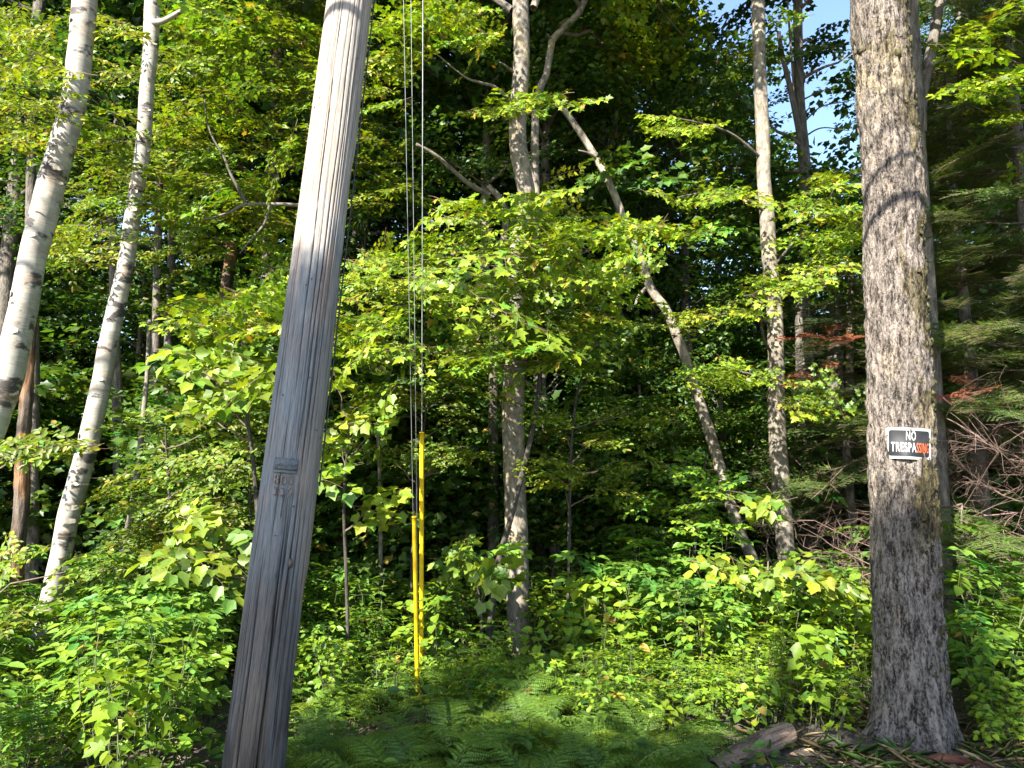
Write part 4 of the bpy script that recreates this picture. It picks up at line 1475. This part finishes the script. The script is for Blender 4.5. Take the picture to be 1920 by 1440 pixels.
BACK = [back_tree(100, 'far', 14, 4.2, 3.3, 40, 9, (1, 1, 1)), back_tree(101, 'far', 15, 5.5, 3.6, 40, 9, (.85, .95, 1.1)), back_tree(102, 'dim', 13, 3.4, 3.0, 42, 9, (.9, .9, .9)),
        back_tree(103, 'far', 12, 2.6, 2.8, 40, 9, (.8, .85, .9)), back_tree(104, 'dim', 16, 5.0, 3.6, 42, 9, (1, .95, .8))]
LOW = [back_tree(110 + i, 'dim' if i % 2 else 'far', h, .5, R, 20, 6, (.9, .95, .9)) for i, (h, R) in enumerate(((3.4, 1.3), (4.4, 1.5), (2.4, 1.1), (5.2, 1.6)))]


def put_tree(pair, name, label, cat, group, loc, rz, sc, trunk_sc=1.0):
    t = thing(name, label, cat, group, loc)
    t.rotation_euler = (0, 0, rz)
    t.scale = (sc, sc, sc)
    obj('trunk', pair[0], t)
    obj('crown', pair[1], t)
    return t


def gap(x, y, tall=False):
    """sky window between the slim tree and the big tree, and smaller ones"""
    a = 960 + F * x / y
    m = 135 if tall else 20
    return (1500 - m < a < 1610 + m) or (110 - m * .5 < a < 240 + m * .5) or (1225 < a < 1275)


spots = []
for row, (Y, step) in enumerate(((11.8, 2.9), (14.4, 3.2), (17.6, 3.7), (21, 4.4))):
    W = .78 * Y + 3.5
    x = -W + rng.uniform(0, 1)
    while x < W:
        spots.append((x + rng.normal(0, .5), Y + rng.normal(0, .8), row))
        x += step * rng.uniform(.85, 1.15)
for i, (x, y, row) in enumerate(spots):
    if gap(x, y, True):
        continue
    put_tree(BACK[rng.integers(0, 5)], 'forest_tree', 'one of the shaded leafy trees crowding the deep wood behind the roadside trunks', 'tree', 'shaded trees of the deep wood', (x, y, 0), rng.uniform(0, 6.28), rng.uniform(.85, 1.12))
for i in range(80):
    y = rng.uniform(9.6, 17)
    x = rng.uniform(-1, 1) * (.74 * y + 1)
    put_tree(LOW[rng.integers(0, 4)], 'understory_tree', 'one of the low shaded saplings filling the dim space between the deep wood trunks', 'sapling', 'shaded saplings of the deep wood', (x, y, 0), rng.uniform(0, 6.28), rng.uniform(.8, 1.2))

for a in (1040, 1110, 1360, 1215, 700, 640, 860):
    y = rng.uniform(9.3, 9.9) if a > 1120 else rng.uniform(8.3, 9.4)
    put_tree(LOW[rng.integers(0, 4)], 'understory_tree', 'one of the low shaded saplings filling the dim space between the deep wood trunks', 'sapling', 'shaded saplings of the deep wood', ((a - 960) / F * y, y, 0), rng.uniform(0, 6.28), rng.uniform(.55, .85))

# the wood beyond reads as one mass
n = 2000
y = rng.uniform(25, 42, n)
x = rng.uniform(-1, 1, n) * (.85 * y + 4)
z = rng.uniform(0, 1, n) ** .8 * (9.0 + 4.0 * noise(np.stack([x * .25, y * .1, 0 * x], -1), 8) - 5.0 * np.array([gap(a, b) for a, b in zip(x, y)]))
d = nrm(np.stack([rng.normal(0, 1, n), rng.normal(-.5, .6, n), rng.normal(0, .2, n)], -1))
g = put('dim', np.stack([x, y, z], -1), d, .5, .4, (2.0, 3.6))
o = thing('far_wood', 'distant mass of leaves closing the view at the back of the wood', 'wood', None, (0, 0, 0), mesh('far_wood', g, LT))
o['kind'] = 'stuff'


# ------------------------------------------------------------------ low plants
def compound_leaf(P, D, N, col, L=.24, pairs=3, size=.095, kind='ovate'):
    """one pinnate leaf: leaflets in pairs and one at the tip"""
    D, N = nrm(D), nrm(N)
    X = nrm(np.cross(D, N))
    gs = []
    t = np.linspace(0, 1, 6)[:, None]
    sag = np.array([0, 0, -1.]) * .18 * L * t ** 2
    R = P + D * L * t + sag
    gs.append(tube(R, np.linspace(.003, .0012, 6), 3, np.array(col) * .9))
    LP, LD, LN, LS = [], [], [], []
    for i in range(pairs):
        f = .42 + .5 * i / pairs
        o = P + D * L * f + np.array([0, 0, -1.]) * .18 * L * f * f
        for sg in (-1, 1):
            LP.append(o + X * sg * .008)
            LD.append(nrm(D * .55 + X * sg + np.array([0, 0, rng.normal(-.12, .12)])))
            LN.append(nrm(N + rng.normal(0, .18, 3)))
            LS.append(size * (.8 + .3 * i / pairs) * rng.uniform(.85, 1.1))
    LP.append(R[-1])
    LD.append(nrm(D + np.array([0, 0, -.25])))
    LN.append(N)
    LS.append(size * 1.15)
    gs.append(leaves(LP, LD, LN, LS, kind, np.array(col)[None] * np.exp(rng.normal(0, .08, (len(LP), 1)))))
    return gs


def shrub(kind, h, stems, spread, base, size):
    st, lf = [], []
    for s in range(stems):
        a = rng.uniform(0, 6.28)
        b = np.array([math.cos(a), math.sin(a), 0]) * rng.uniform(0, .10)
        hh = h * rng.uniform(.7, 1.08)
        tip = b + np.array([math.cos(a), math.sin(a), 0]) * spread * rng.uniform(.2, 1) + np.array([0, 0, hh])
        t = np.linspace(0, 1, 8)[:, None]
        P = b + (tip - b) * t + rng.normal(0, .012, (8, 3))
        st.append(tube(P, np.linspace(.006, .0025, 8), 5, (.10, .12, .045), 0))
        nodes = max(3, int(hh / (.16 if kind == 'compound' else .11)))
        a0 = rng.uniform(0, 3.14)
        for i in range(nodes):
            f = .30 + .70 * (i + .6) / nodes
            k = min(f, 1) * 7
            o = P[min(7, int(k))] * (1 - (k % 1)) + P[min(7, int(k) + 1)] * (k % 1)
            for sg in (0, math.pi):
                if rng.random() < .1:
                    continue
                aa = a0 + i * 1.57 + sg + rng.normal(0, .3)
                D = nrm(np.array([math.cos(aa), math.sin(aa), rng.normal(.12, .22)]))
                N = nrm(np.array([0, 0, 1.]) + S * .8 + rng.normal(0, .28, 3))
                c = greens(1, base, .2, .1)[0]
                if kind == 'compound':
                    lf += compound_leaf(o, D, N, c, rng.uniform(.17, .28), int(rng.integers(2, 4)), size)
                else:
                    pl = rng.uniform(.03, .10)
                    st.append(tube([o, o + D * pl * .5, o + D * pl], .0016, 3, (.12, .14, .05), 0))
                    dd = nrm(D + np.array([0, 0, -.35 + rng.normal(0, .15)]))
                    lf.append(leaves([o + D * pl], [dd], [N], size * rng.uniform(.65, 1.15), kind, [c]))
        for sg in range(3):
            aa = a0 + sg * 2.1
            D = nrm(np.array([math.cos(aa), math.sin(aa), .15]))
            c = greens(1, np.array(base) * 1.12, .12, .1)[0]
            N = nrm(np.array([0, 0, 1.]) + S * .8 + rng.normal(0, .2, 3))
            if kind == 'compound':
                lf += compound_leaf(P[-1], D, N, c, .2, 2, size)
            else:
                lf.append(leaves([P[-1] + D * .03], [D], [N], size, kind, [c]))
    return mesh('shrub_stem', combine(st), [M['twig']]), mesh('shrub_leaf', combine(lf), LT)


SH = {
    'elder': [shrub('compound', h, s, .28, (0.105, 0.204, .022), .095) for h, s in ((.95, 4), (.8, 4), (1.1, 5), (.7, 3))],
    'bramble': [shrub('compound', h, s, .30, (0.136, 0.228, .016), .072) for h, s in ((.6, 5), (.75, 5), (.5, 4))],
    'hobble': [shrub('round', h, s, .25, (0.149, 0.240, .016), .10) for h, s in ((.6, 4), (.8, 5), (.7, 4))],
    'mapleling': [shrub('maple', h, s, .22, (0.155, 0.240, .014), .11) for h, s in ((.6, 3), (.8, 3), (.45, 2))],
    'moose': [shrub('moose', h, s, .22, (0.167, 0.252, .016), .135) for h, s in ((.9, 2), (.7, 2), (1.05, 2))],
    'ash': [shrub('ovate', h, s, .25, (0.136, 0.234, .018), .09) for h, s in ((.7, 4), (.9, 5))],
}
SHN = {'elder': 'elder_shrub', 'bramble': 'bramble_shrub', 'hobble': 'broadleaf_shrub', 'mapleling': 'maple_seedling', 'moose': 'striped_maple_seedling', 'ash': 'leafy_shrub'}
LOOK = {'elder': 'shrub with compound pointed leaves', 'bramble': 'low bramble with small compound leaves', 'hobble': 'shrub with broad rounded leaves', 'mapleling': 'maple seedling with lobed leaves',
        'moose': 'seedling with huge lobed leaves', 'ash': 'shrub with pointed oval leaves'}


def plant(kind, x, y, sc, where, grp):
    p = SH[kind][rng.integers(0, len(SH[kind]))]
    t = thing(SHN[kind], LOOK[kind] + ' ' + where, 'shrub', LOOK[kind] + ' ' + grp, (x, y, gz1(x, y) - .01))
    t.rotation_euler = (rng.normal(0, .06), rng.normal(0, .06), rng.uniform(0, 6.28))
    t.scale = (sc,) * 3
    obj('stem', p[0], t)
    obj('foliage', p[1], t)


def zone(kinds, n, x0, x1, Y0, Y1, sc, where, grp, hfun=None):
    """n plants between the sight lines x0..x1 at distances Y0..Y1"""
    k = 0
    tries = 0
    placed = []
    while k < n and tries < n * 20:
        tries += 1
        Y = Y0 + (Y1 - Y0) * rng.uniform(0, 1) ** .8
        X = (rng.uniform(x0, x1) - 960) / F * Y * 1.02
        if any((X - a) ** 2 + (Y - b) ** 2 < .15 ** 2 for a, b in placed):
            continue
        if (X - PF[0][0]) ** 2 + (Y - PF[0][1]) ** 2 < .45 ** 2 or (X - PLOC[0]) ** 2 + (Y - PLOC[1]) ** 2 < .5 ** 2:
            continue
        if 735 < 960 + F * X / Y < 850 and Y < 5.6:
            continue
        placed.append((X, Y))
        a = 960 + F * X / Y
        low = .5 if (30 < a < 170 and Y < 6.5) or (-10 < a < 60 and Y < 7) else (.6 if 925 < a < 1015 and Y < 7.2 else 1)
        plant(kinds[rng.integers(0, len(kinds))], X, Y, low * rng.uniform(*sc) * (1 if hfun is None else hfun(X, Y)), where, grp)
        k += 1


zone(['elder', 'bramble', 'hobble', 'ash', 'elder', 'mapleling', 'elder', 'moose'], 96, 1060, 1640, 5.5, 8.2, (.6, .95), 'in the sunny thicket left of the big tree', 'in the sunny thicket')
zone(['hobble', 'elder', 'bramble', 'hobble', 'ash'], 60, 545, 1060, 5.7, 8.0, (.55, .85), 'in the sun around the yellow guards', 'around the guards')
zone(['elder', 'elder', 'ash', 'elder', 'hobble', 'mapleling'], 120, -80, 445, 3.7, 7.2, (.62, .95), 'on the bank left of the pole', 'left of the pole')
zone(['elder', 'hobble', 'bramble', 'mapleling'], 30, 1790, 1990, 5.2, 8.0, (.7, 1.1), 'farther in right of the big tree', 'right of the big tree')
zone(['mapleling', 'bramble', 'ash', 'mapleling'], 22, 1380, 1640, 4.75, 5.6, (.4, .75), 'in shade by the big tree foot', 'at the foot of the big tree')
zone(['bramble', 'mapleling', 'hobble'], 14, 1770, 1960, 4.5, 5.2, (.35, .6), 'on dim ground right of the big tree', 'on the ground right of the big tree')
plant('moose', *px(1500, 1300, 5.0)[:2], .85, 'standing tall and dark before the sunny thicket', 'before the sunny thicket')


zone(['bramble', 'hobble', 'mapleling', 'ash', 'bramble'], 54, 560, 1420, 4.75, 5.7, (.42, .68), 'low in the sun between the fern bed and thicket', 'behind the fern bed')


# ferns
def frond(L, col):
    n = 15
    t = np.linspace(0, 1, n + 1)
    arc = np.stack([0 * t, L * (t - .12 * t ** 2), L * (.62 * t - .62 * t ** 2.2)], -1)
    gs = [tube(arc, np.linspace(.0035, .001, n + 1), 3, (.10, .13, .04))]
    LP, LD, LN, LS = [], [], [], []
    for i in range(2, n + 1):
        f = t[i]
        tan = nrm(arc[i] - arc[i - 1])
        X = np.array([1., 0, 0])
        Nn = nrm(np.cross(X, tan))
        w = L * .30 * (math.sin(math.pi * min(1, .18 + .86 * (1 - f))) ** .8) * (1.05 - f * .55)
        for sg in (-1, 1):
            dr = nrm(X * sg + tan * .38 + np.array([0, 0, rng.normal(-.12, .06)]))
            m = max(3, int(w / .0135))
            q = np.linspace(.10, 1, m)
            for s2 in (-1, 1):
                LP.append(arc[i] + dr * (w * q)[:, None] - np.array([0, 0, .10 * w]) * (q ** 2)[:, None])
                LD.append(np.tile(nrm(dr * .55 + np.cross(Nn, dr) * s2), (m, 1)))
                LN.append(nrm(Nn + rng.normal(0, .15, (m, 3))))
                LS.append(.034 * (1.05 - .75 * q) * (.6 + .5 * w / (L * .3)))
    LP, LD, LN, LS = map(np.concatenate, (LP, LD, LN, LS))
    gs.insert(0, leaves(LP, LD, LN, LS, 'rhomb', np.array(col)[None] * np.exp(rng.normal(0, .10, (len(LP), 1)))))
    return mesh('frond', combine(gs), [M['fern'], M['twig']])


FR = [frond(L, c) for L, c in ((.62, (.105, .185, .024)), (.75, (.11, .195, .022)), (.55, (.13, .21, .018)), (.68, (.092, .17, .026)), (.5, (.15, .215, .018)))]


def fern(x, y, sc, label, grp, lift=0.0):
    t = thing('fern', label, 'fern', grp, (x, y, gz1(x, y) + lift))
    t.rotation_euler = (0, 0, rng.uniform(0, 6.28))
    k = int(rng.integers(6, 9))
    for i in range(k):
        o = obj('frond', FR[rng.integers(0, len(FR))], t)
        s = sc * rng.uniform(.75, 1.15)
        o.scale = (s,) * 3
        o.rotation_euler = (math.radians(rng.uniform(-4, 32)), rng.normal(0, .12), i * 6.283 / k + rng.normal(0, .3))


def fern_zone(n, x0, x1, Y0, Y1, sc, label, grp, lift=(-.03, .06)):
    for i in range(n):
        Y = rng.uniform(Y0, Y1)
        X = (rng.uniform(x0, x1) - 960) / F * Y * 1.02
        a = 960 + F * X / Y
        if (X - PLOC[0]) ** 2 + (Y - PLOC[1]) ** 2 < .35 ** 2 or (735 < a < 850 and 4.5 < Y < 5.6) or (a > 1230 and Y < 4.75):
            continue
        fern(X, Y, rng.uniform(*sc), label, grp, rng.uniform(*lift))


fern_zone(62, 540, 1400, 3.7, 4.75, (.55, .9), 'feathery fern in the shaded bed along the front of the picture', 'ferns of the shaded front bed')
fern_zone(22, 545, 900, 4.9, 5.8, (.6, .85), 'yellow green fern in the sun around the foot of the shorter guard', 'sunlit ferns at the guards')
fern_zone(26, 860, 1480, 4.7, 5.7, (.6, .9), 'fern at the sunny front edge of the thicket left of the big tree', 'ferns along the thicket edge')
fern_zone(7, 1500, 1640, 4.4, 5.0, (.55, .8), 'small fern close beside the foot of the big tree', 'ferns at the big tree', (0, .03))
fern_zone(16, 1790, 1980, 5.3, 6.6, (.8, 1.1), 'sunlit fern behind the big tree on its right', 'ferns right of the big tree')


# ground cover: fine green leaves under the shrubs, dry litter, grass at the tree foot
def scatter_cover():
    n = 9000
    Y = rng.uniform(3.4, 9.5, n)
    X = rng.uniform(-1, 1, n) * .78 * Y
    keep = ~((X > 1.55) & (Y < 5.1))
    X, Y = X[keep], Y[keep]
    n = len(X)
    Z = gz(X, Y) + np.abs(rng.normal(.05, .10, n))
    a = rng.uniform(0, 6.28, n)
    D = nrm(np.stack([np.cos(a), np.sin(a), rng.normal(0, .25, n)], -1))
    N = nrm(np.array([0, 0, 1.]) + rng.normal(0, .35, (n, 3)))
    g = leaves(np.stack([X, Y, Z], -1), D, N, rng.uniform(.04, .09, n), 'ovate', greens(n, (.065, .13, .018), .25, .12))
    o = thing('ground_cover', 'small green leaves carpeting the ground under the shrubs', 'ground cover', None, (0, 0, 0), mesh('ground_cover', g, LT))
    o['kind'] = 'stuff'
    n = 5200
    Y = rng.uniform(3.4, 10, n)
    X = rng.uniform(-1, 1, n) * .78 * Y
    Z = gz(X, Y) + rng.uniform(.004, .02, n)
    a = rng.uniform(0, 6.28, n)
    D = nrm(np.stack([np.cos(a), np.sin(a), rng.normal(0, .2, n)], -1))
    N = nrm(np.array([0, 0, 1.]) + rng.normal(0, .3, (n, 3)))
    col = np.array([.17, .115, .07])[None] * np.exp(rng.normal(0, .4, (n, 1)))
    g = leaves(np.stack([X, Y, Z], -1), D, N, rng.uniform(.02, .06, n), 'ovate', col)
    o = thing('leaf_litter', 'brown dry leaves lying on the bare ground', 'leaf litter', None, (0, 0, 0), mesh('leaf_litter', g, [M['twig'], M['twig']]))
    o['kind'] = 'stuff'
    # dry grass and green blades round the tree foot
    n = 2000
    Y = rng.uniform(3.6, 5.4, n)
    X = (rng.uniform(1380, 2000, n) - 960) / F * Y
    cl = fbm(np.stack([X * 4, Y * 4, 0 * X], -1), 77, 2)
    k = (cl > .46) & ((X - PF[0][0]) ** 2 + (Y - PF[0][1]) ** 2 > .3 ** 2)
    X, Y = X[k], Y[k]
    n = len(X)
    a = rng.uniform(0, 6.28, n)
    D = nrm(np.stack([np.cos(a) * .8, np.sin(a) * .8, rng.uniform(.2, 1.2, n)], -1))
    N = nrm(np.stack([-np.cos(a), -np.sin(a), np.full(n, .8)], -1))
    dry = rng.random((n, 1)) < .6
    col = np.where(dry, np.array([[.27, .215, .125]]), np.array([[.07, .12, .025]])) * np.exp(rng.normal(0, .3, (n, 1)))
    v0, l0, s0 = leaf_tmpl('lance', .1, .5)
    v0 = v0 * np.array([.035, 1, 1])
    old = TM['lance']
    TM['lance'] = (v0, l0, s0)
    g = leaves(np.stack([X, Y, gz(X, Y)], -1), D, N, rng.uniform(.06, .20, n), 'lance', col)
    TM['lance'] = old
    o = thing('grass', 'thin dry and green grass around the foot of the big tree', 'grass', None, (0, 0, 0), mesh('grass', g, LT))
    o['kind'] = 'stuff'


scatter_cover()


_lv = leaf_tmpl('lance', .35, .35)[0]


# broad-bladed plants, rock and fallen wood at the bottom right
def blade_plant(x, y, n, L, label):
    TM['lance'] = (_lv * np.array([.24, 1, 1]), *leaf_tmpl('lance', .35, .35)[1:])
    P = np.zeros((n, 3))
    a = rng.uniform(0, 6.28, n)
    D = nrm(np.stack([np.cos(a), np.sin(a), rng.uniform(.5, 1.4, n)], -1))
    N = nrm(np.stack([-np.cos(a) * .8, -np.sin(a) * .8, np.full(n, .9)], -1))
    g = leaves(P, D, N, rng.uniform(.6, 1.1, n) * L, 'lance', greens(n, (.07, .14, .03), .15, .08))
    t = thing('blade_plant', label, 'plant', None, (x, y, gz1(x, y)))
    for i in range(n):
        obj('blade', mesh('blade', leaves(P[i:i + 1], D[i:i + 1], N[i:i + 1], L * rng.uniform(.6, 1.1), 'lance', np.array([[.07, .14, .03]]) * rng.uniform(.7, 1.3)), LT), t)


for (a, b, n, L, lab) in ((1600, 1400, 8, .22, 'tuft of green lance shaped blades in front of the big tree at its left'), (1640, 1425, 7, .2, 'low tuft of green blades at the bottom edge before the big tree'),
                          (1690, 1405, 6, .2, 'pointed green blades right at the foot of the big tree'), (1910, 1290, 7, .42, 'long green blades at the right edge beside the big tree'), (1660, 1330, 6, .2, 'small green blades against the left root of the big tree')):
    q = px(a, b, 4.2)
    t_ = (CAMZ - 0) / (-(SP + (720 - b) / F * CP)) if (SP + (720 - b) / F * CP) < 0 else 4.2
    dirY = (CP - (720 - b) / F * SP) * t_
    blade_plant((a - 960) / F * t_, dirY, n, L, lab)


def rock(x, y, sc, label, seed, name='rock'):
    bmv = ball_geo((0, 0, 0), 1.0, (1, 1, 1), (1, 1, 1), 40, 24)
    v = bmv.v
    d = 1 + (fbm(v * 1.6 + seed, seed, 4) - .5) * .8 + (fbm(v * 7 + seed, seed + 3, 3) - .5) * .12
    bmv.v = v * d[:, None] * np.array(sc)
    thing(name, label, 'rock', None, (x, y, gz1(x, y) + sc[2] * .25), mesh(name, bmv, [M['stone']], True))


def gpos(a, b):
    dz = SP + (720 - b) / F * CP
    t_ = CAMZ / -dz
    return (a - 960) / F * t_, (CP - (720 - b) / F * SP) * t_


x, y = gpos(1338, 1446)
x2, y2 = gpos(1478, 1392)
c0 = np.array([x, y, gz1(x, y)])
lg = np.array([[0, 0, .005], [(x2 - x) * .35, (y2 - y) * .35, .035], [(x2 - x) * .7, (y2 - y) * .7, .05], [x2 - x, y2 - y, .055]])
g, tc = trunk_geo(lg, [.05, .062, .066, .06], 28, .012, .10, ridge=.06, seed=63, lump=.18, colfn=lambda v, a, b, c: np.tile(np.array([1.3, 1.2, 1.1]), (len(v), 1)))
t = thing('fallen_log', 'short pale brown log lying on the ground left of the big tree', 'log', None, c0)
obj('bark', mesh('log_bark', g, [M['snag']], True, tc), t)
x, y = gpos(1850, 1385)
rock(x, y, (.10, .07, .03), 'flat grey stone on the ground right of the big tree', 8)
x, y = gpos(1770, 1425)
g, tc = trunk_geo(np.array([[-.12, 0, .0], [0, .01, .02], [.14, -.02, .01], [.22, -.03, -.01]]), [.022, .026, .02, .012], 12, .015, .15, seed=61, colfn=lambda v, a, b, c: np.tile(np.array([1.0, .55, .42]), (len(v), 1)))
thing('wood_chunk', 'reddish chunk of rotten wood in front of the big tree', 'wood chunk', None, (x, y, gz1(x, y) + .02), mesh('wood_chunk', g, [M['snag']], True, tc))
# gravel at the verge
n = 900
Y = rng.uniform(3.3, 4.4, n)
X = (rng.uniform(1380, 1990, n) - 960) / F * Y
gs = [ball_geo((a, b, gz1(a, b) + .002), rng.uniform(.004, .013), (1, 1, .7), np.array([.30, .28, .26]) * rng.uniform(.5, 1.4), 5, 3) for a, b in zip(X, Y)]
o = thing('gravel', 'scattered grey gravel on the verge at the bottom right', 'gravel', None, (0, 0, 0), mesh('gravel', combine(gs), [M['twig'], M['twig']]))
o['kind'] = 'stuff'


# ------------------------------------------------------------------ the warning sign
def build_sign():
    zc = px(1699, 831, 4.6)[2]
    ax = np.array([np.interp(zc, PF[:, 2], PF[:, k]) for k in range(3)])
    rr = np.interp(zc, PF[:, 2], RF)
    f = nrm(np.array([-ax[0], -ax[1], 0]))
    ang = math.radians(15)
    f = np.array([f[0] * math.cos(ang) - f[1] * math.sin(ang), f[0] * math.sin(ang) + f[1] * math.cos(ang), 0])
    rt = np.cross([0, 0, 1.], f)
    rt = -rt if rt[0] < 0 else rt
    up = np.array([0, 0, 1.])
    tilt = math.radians(-3.5)
    r2, u2 = rt * math.cos(tilt) + up * math.sin(tilt), up * math.cos(tilt) - rt * math.sin(tilt)
    o = ax + f * (rr + .018)
    o[2] = zc
    t = thing('warning_sign', 'black and white NO TRESPASSING sign nailed to the big tree', 'sign', None, o)
    RB = .19

    def bend(me):
        co = np.empty(len(me.vertices) * 3, np.float32)
        me.vertices.foreach_get('co', co)
        co = co.reshape(-1, 3).astype(float)
        x, y, z = co.T
        th = x / RB
        xx = np.sin(th) * (RB + z)
        zz = (np.cos(th) - 1) * RB + np.cos(th) * z
        # the sheet is a little buckled: its lower corners lift
        zz = zz + .014 * np.clip(-y / .09, 0, 1) * np.cos(x * 26 + .6) - .004 * np.sin(y * 30)
        w = xx[:, None] * r2 + y[:, None] * u2 + zz[:, None] * f
        me.vertices.foreach_set('co', w.astype(np.float32).ravel())
        me.update()

    import bmesh

    def dice(me):
        bm = bmesh.new()
        bm.from_mesh(me)
        bmesh.ops.triangulate(bm, faces=bm.faces[:])
        for i in range(-15, 16):
            bmesh.ops.bisect_plane(bm, geom=bm.verts[:] + bm.edges[:] + bm.faces[:], plane_co=(i * .01, 0, 0), plane_no=(1, 0, 0))
        for i in range(-10, 11):
            bmesh.ops.bisect_plane(bm, geom=bm.verts[:] + bm.edges[:] + bm.faces[:], plane_co=(0, i * .011, 0), plane_no=(0, 1, 0))
        bm.to_mesh(me)
        bm.free()

    def slab(w, h, rad, z0, z1):
        pts = []
        for cx, cy, a0 in ((w / 2 - rad, h / 2 - rad, 0), (-w / 2 + rad, h / 2 - rad, 90), (-w / 2 + rad, -h / 2 + rad, 180), (w / 2 - rad, -h / 2 + rad, 270)):
            for i in range(6):
                a = math.radians(a0 + 18 * i)
                pts.append((cx + rad * math.cos(a), cy + rad * math.sin(a)))
        bm = bmesh.new()
        lo = [bm.verts.new((a, b, z0)) for a, b in pts]
        hi = [bm.verts.new((a, b, z1)) for a, b in pts]
        bm.faces.new(hi)
        bm.faces.new(lo[::-1])
        for i in range(len(pts)):
            j = (i + 1) % len(pts)
            bm.faces.new((lo[i], lo[j], hi[j], hi[i]))
        me = bpy.data.meshes.new('sheet')
        bm.to_mesh(me)
        bm.free()
        return me

    W, H = .288, .198
    for nm, me, mt in (('sheet', slab(W, H, .012, -.0012, 0), 'sign_white'), ('panel', slab(W - .034, H - .032, .016, .0002, .0009), 'sign_black')):
        dice(me)
        bend(me)
        me.materials.append(M[mt])
        obj(nm, me, t)
    for txt, x0, x1, y0, y1, mt in (('NO', -.026, .030, .020, .078, 'sign_white'), ('TRESPA', -.112, .031, -.056, .006, 'sign_white'), ('SSING', .034, .120, -.056, .006, 'sign_orange')):
        me = text_mesh(txt, 0, .004, 1.14)
        co = np.empty(len(me.vertices) * 3, np.float32)
        me.vertices.foreach_get('co', co)
        co = co.reshape(-1, 3)
        mn, mx = co.min(0), co.max(0)
        co[:, 0] = x0 + (co[:, 0] - mn[0]) / (mx[0] - mn[0]) * (x1 - x0)
        co[:, 1] = y0 + (co[:, 1] - mn[1]) / (mx[1] - mn[1]) * (y1 - y0)
        co[:, 2] = .0016
        me.vertices.foreach_set('co', co.ravel())
        dice(me)
        bend(me)
        me.materials.append(M[mt])
        l = obj('lettering', me, t)
    for sx, sy in ((0, .090), (.128, -.088), (-.134, .05)):
        me = mesh('nail', ball_geo((sx, sy, .002), .0055, (1, 1, .5)), [M['nail']], True)
        bend(me)
        obj('nail', me, t)


build_sign()


# ------------------------------------------------------------------ what stands behind the viewer: shade trees and the overhead line
def shade_tree(label, base, h, targets, kdist, n, kind='far'):
    """roadside tree whose crown lies where the sun must pass to reach the shaded verge"""
    b = np.array([*base, 0.])
    t = thing('roadside_tree', label, 'tree', None, b)
    pts = np.array(targets)
    pts = pts[rng.integers(0, len(pts), n)] + rng.normal(0, .12, (n, 3))
    pts = pts + S[None] * rng.uniform(*kdist, n)[:, None]
    cen = pts.mean(0)
    d = nrm(pts - cen + rng.normal(0, .8, pts.shape))
    P = np.array([b + [0, 0, -.3], b * .75 + cen * .25 + [0, 0, -1], cen - [0, 0, .8], cen + [0, 0, (pts[:, 2].max() - cen[2]) * .6]])
    g, tc = trunk_geo(P - b, [.22, .18, .12, .03], 14, .1, .04, seed=71)
    obj('trunk', mesh('trunk', g, [M['dark_bark']], True, tc), t)
    gs = [put(kind, pts - d * .25, d, .6, .6, (.42, .62))]
    for i in range(40):
        gs.append(limb(P[2] + rng.normal(0, .3, 3), pts[rng.integers(0, n)], .035, .006, .1))
    g = combine(gs)
    g.v -= b
    obj('crown', mesh('crown', g, LT), t)


tg = []
while len(tg) < 1500:
    q = rng.random()
    if q < .52:       # the fern bed and the verge
        Y = rng.uniform(2.6, 5.1)
        X = rng.uniform(-.95, 3.4)
        lim = .45 - .9 * (Y - 3.9)
        if X > 1.3:
            lim = max(lim, .25)
        z = rng.uniform(0, .65)
        if z < lim and Y < 4.1 + .10 * X:
            tg.append((X, Y, z))
    elif q < .76:     # the pole below its sunlit upper part
        z = rng.uniform(0, 2.55)
        p = pole_at(z)
        tg.append((p[0] + rng.uniform(-.10, .18), p[1] - .1, z))
    else:             # the lower trunk of the big tree
        z = rng.uniform(0, 1.05)
        tg.append((PF[0][0] + rng.uniform(-.28, .28), PF[0][1] - .1 + rng.uniform(-.2, .1), z))
shade_tree('roadside tree behind the viewer that shades the ferns and the lower pole', (-7.6, -4.6), 13, tg, (8.5, 12.0), 520)


def build_line():
    """overhead cables whose shadows cross the big tree's trunk"""
    for i, (a, b, k, r) in enumerate(((1690, 352, 3.6, .024), (1690, 276, 3.8, .021), (1690, 212, 4.6, .011), (1690, 152, 5.0, .010))):
        z = px(a, b, 4.63)
        q = z + S * k
        w = nrm(np.array([.996, .09, 0]))
        A, B = q - w * 16, q + w * 22
        t = np.linspace(0, 1, 60)[:, None]
        P = A + (B - A) * t
        P[:, 2] += .020 * np.minimum(((P - q) @ w) ** 2, 60)
        lab = ('lowest thick black cable overhead', 'second thick black cable overhead', 'lower thin wire overhead', 'highest thin wire overhead')[i]
        thing('overhead_cable', lab + ', running above the verge', 'cable', None, q, mesh('overhead_cable', tube(P - q, r, 8), [M['cable'], M['cable']], True))


build_line()
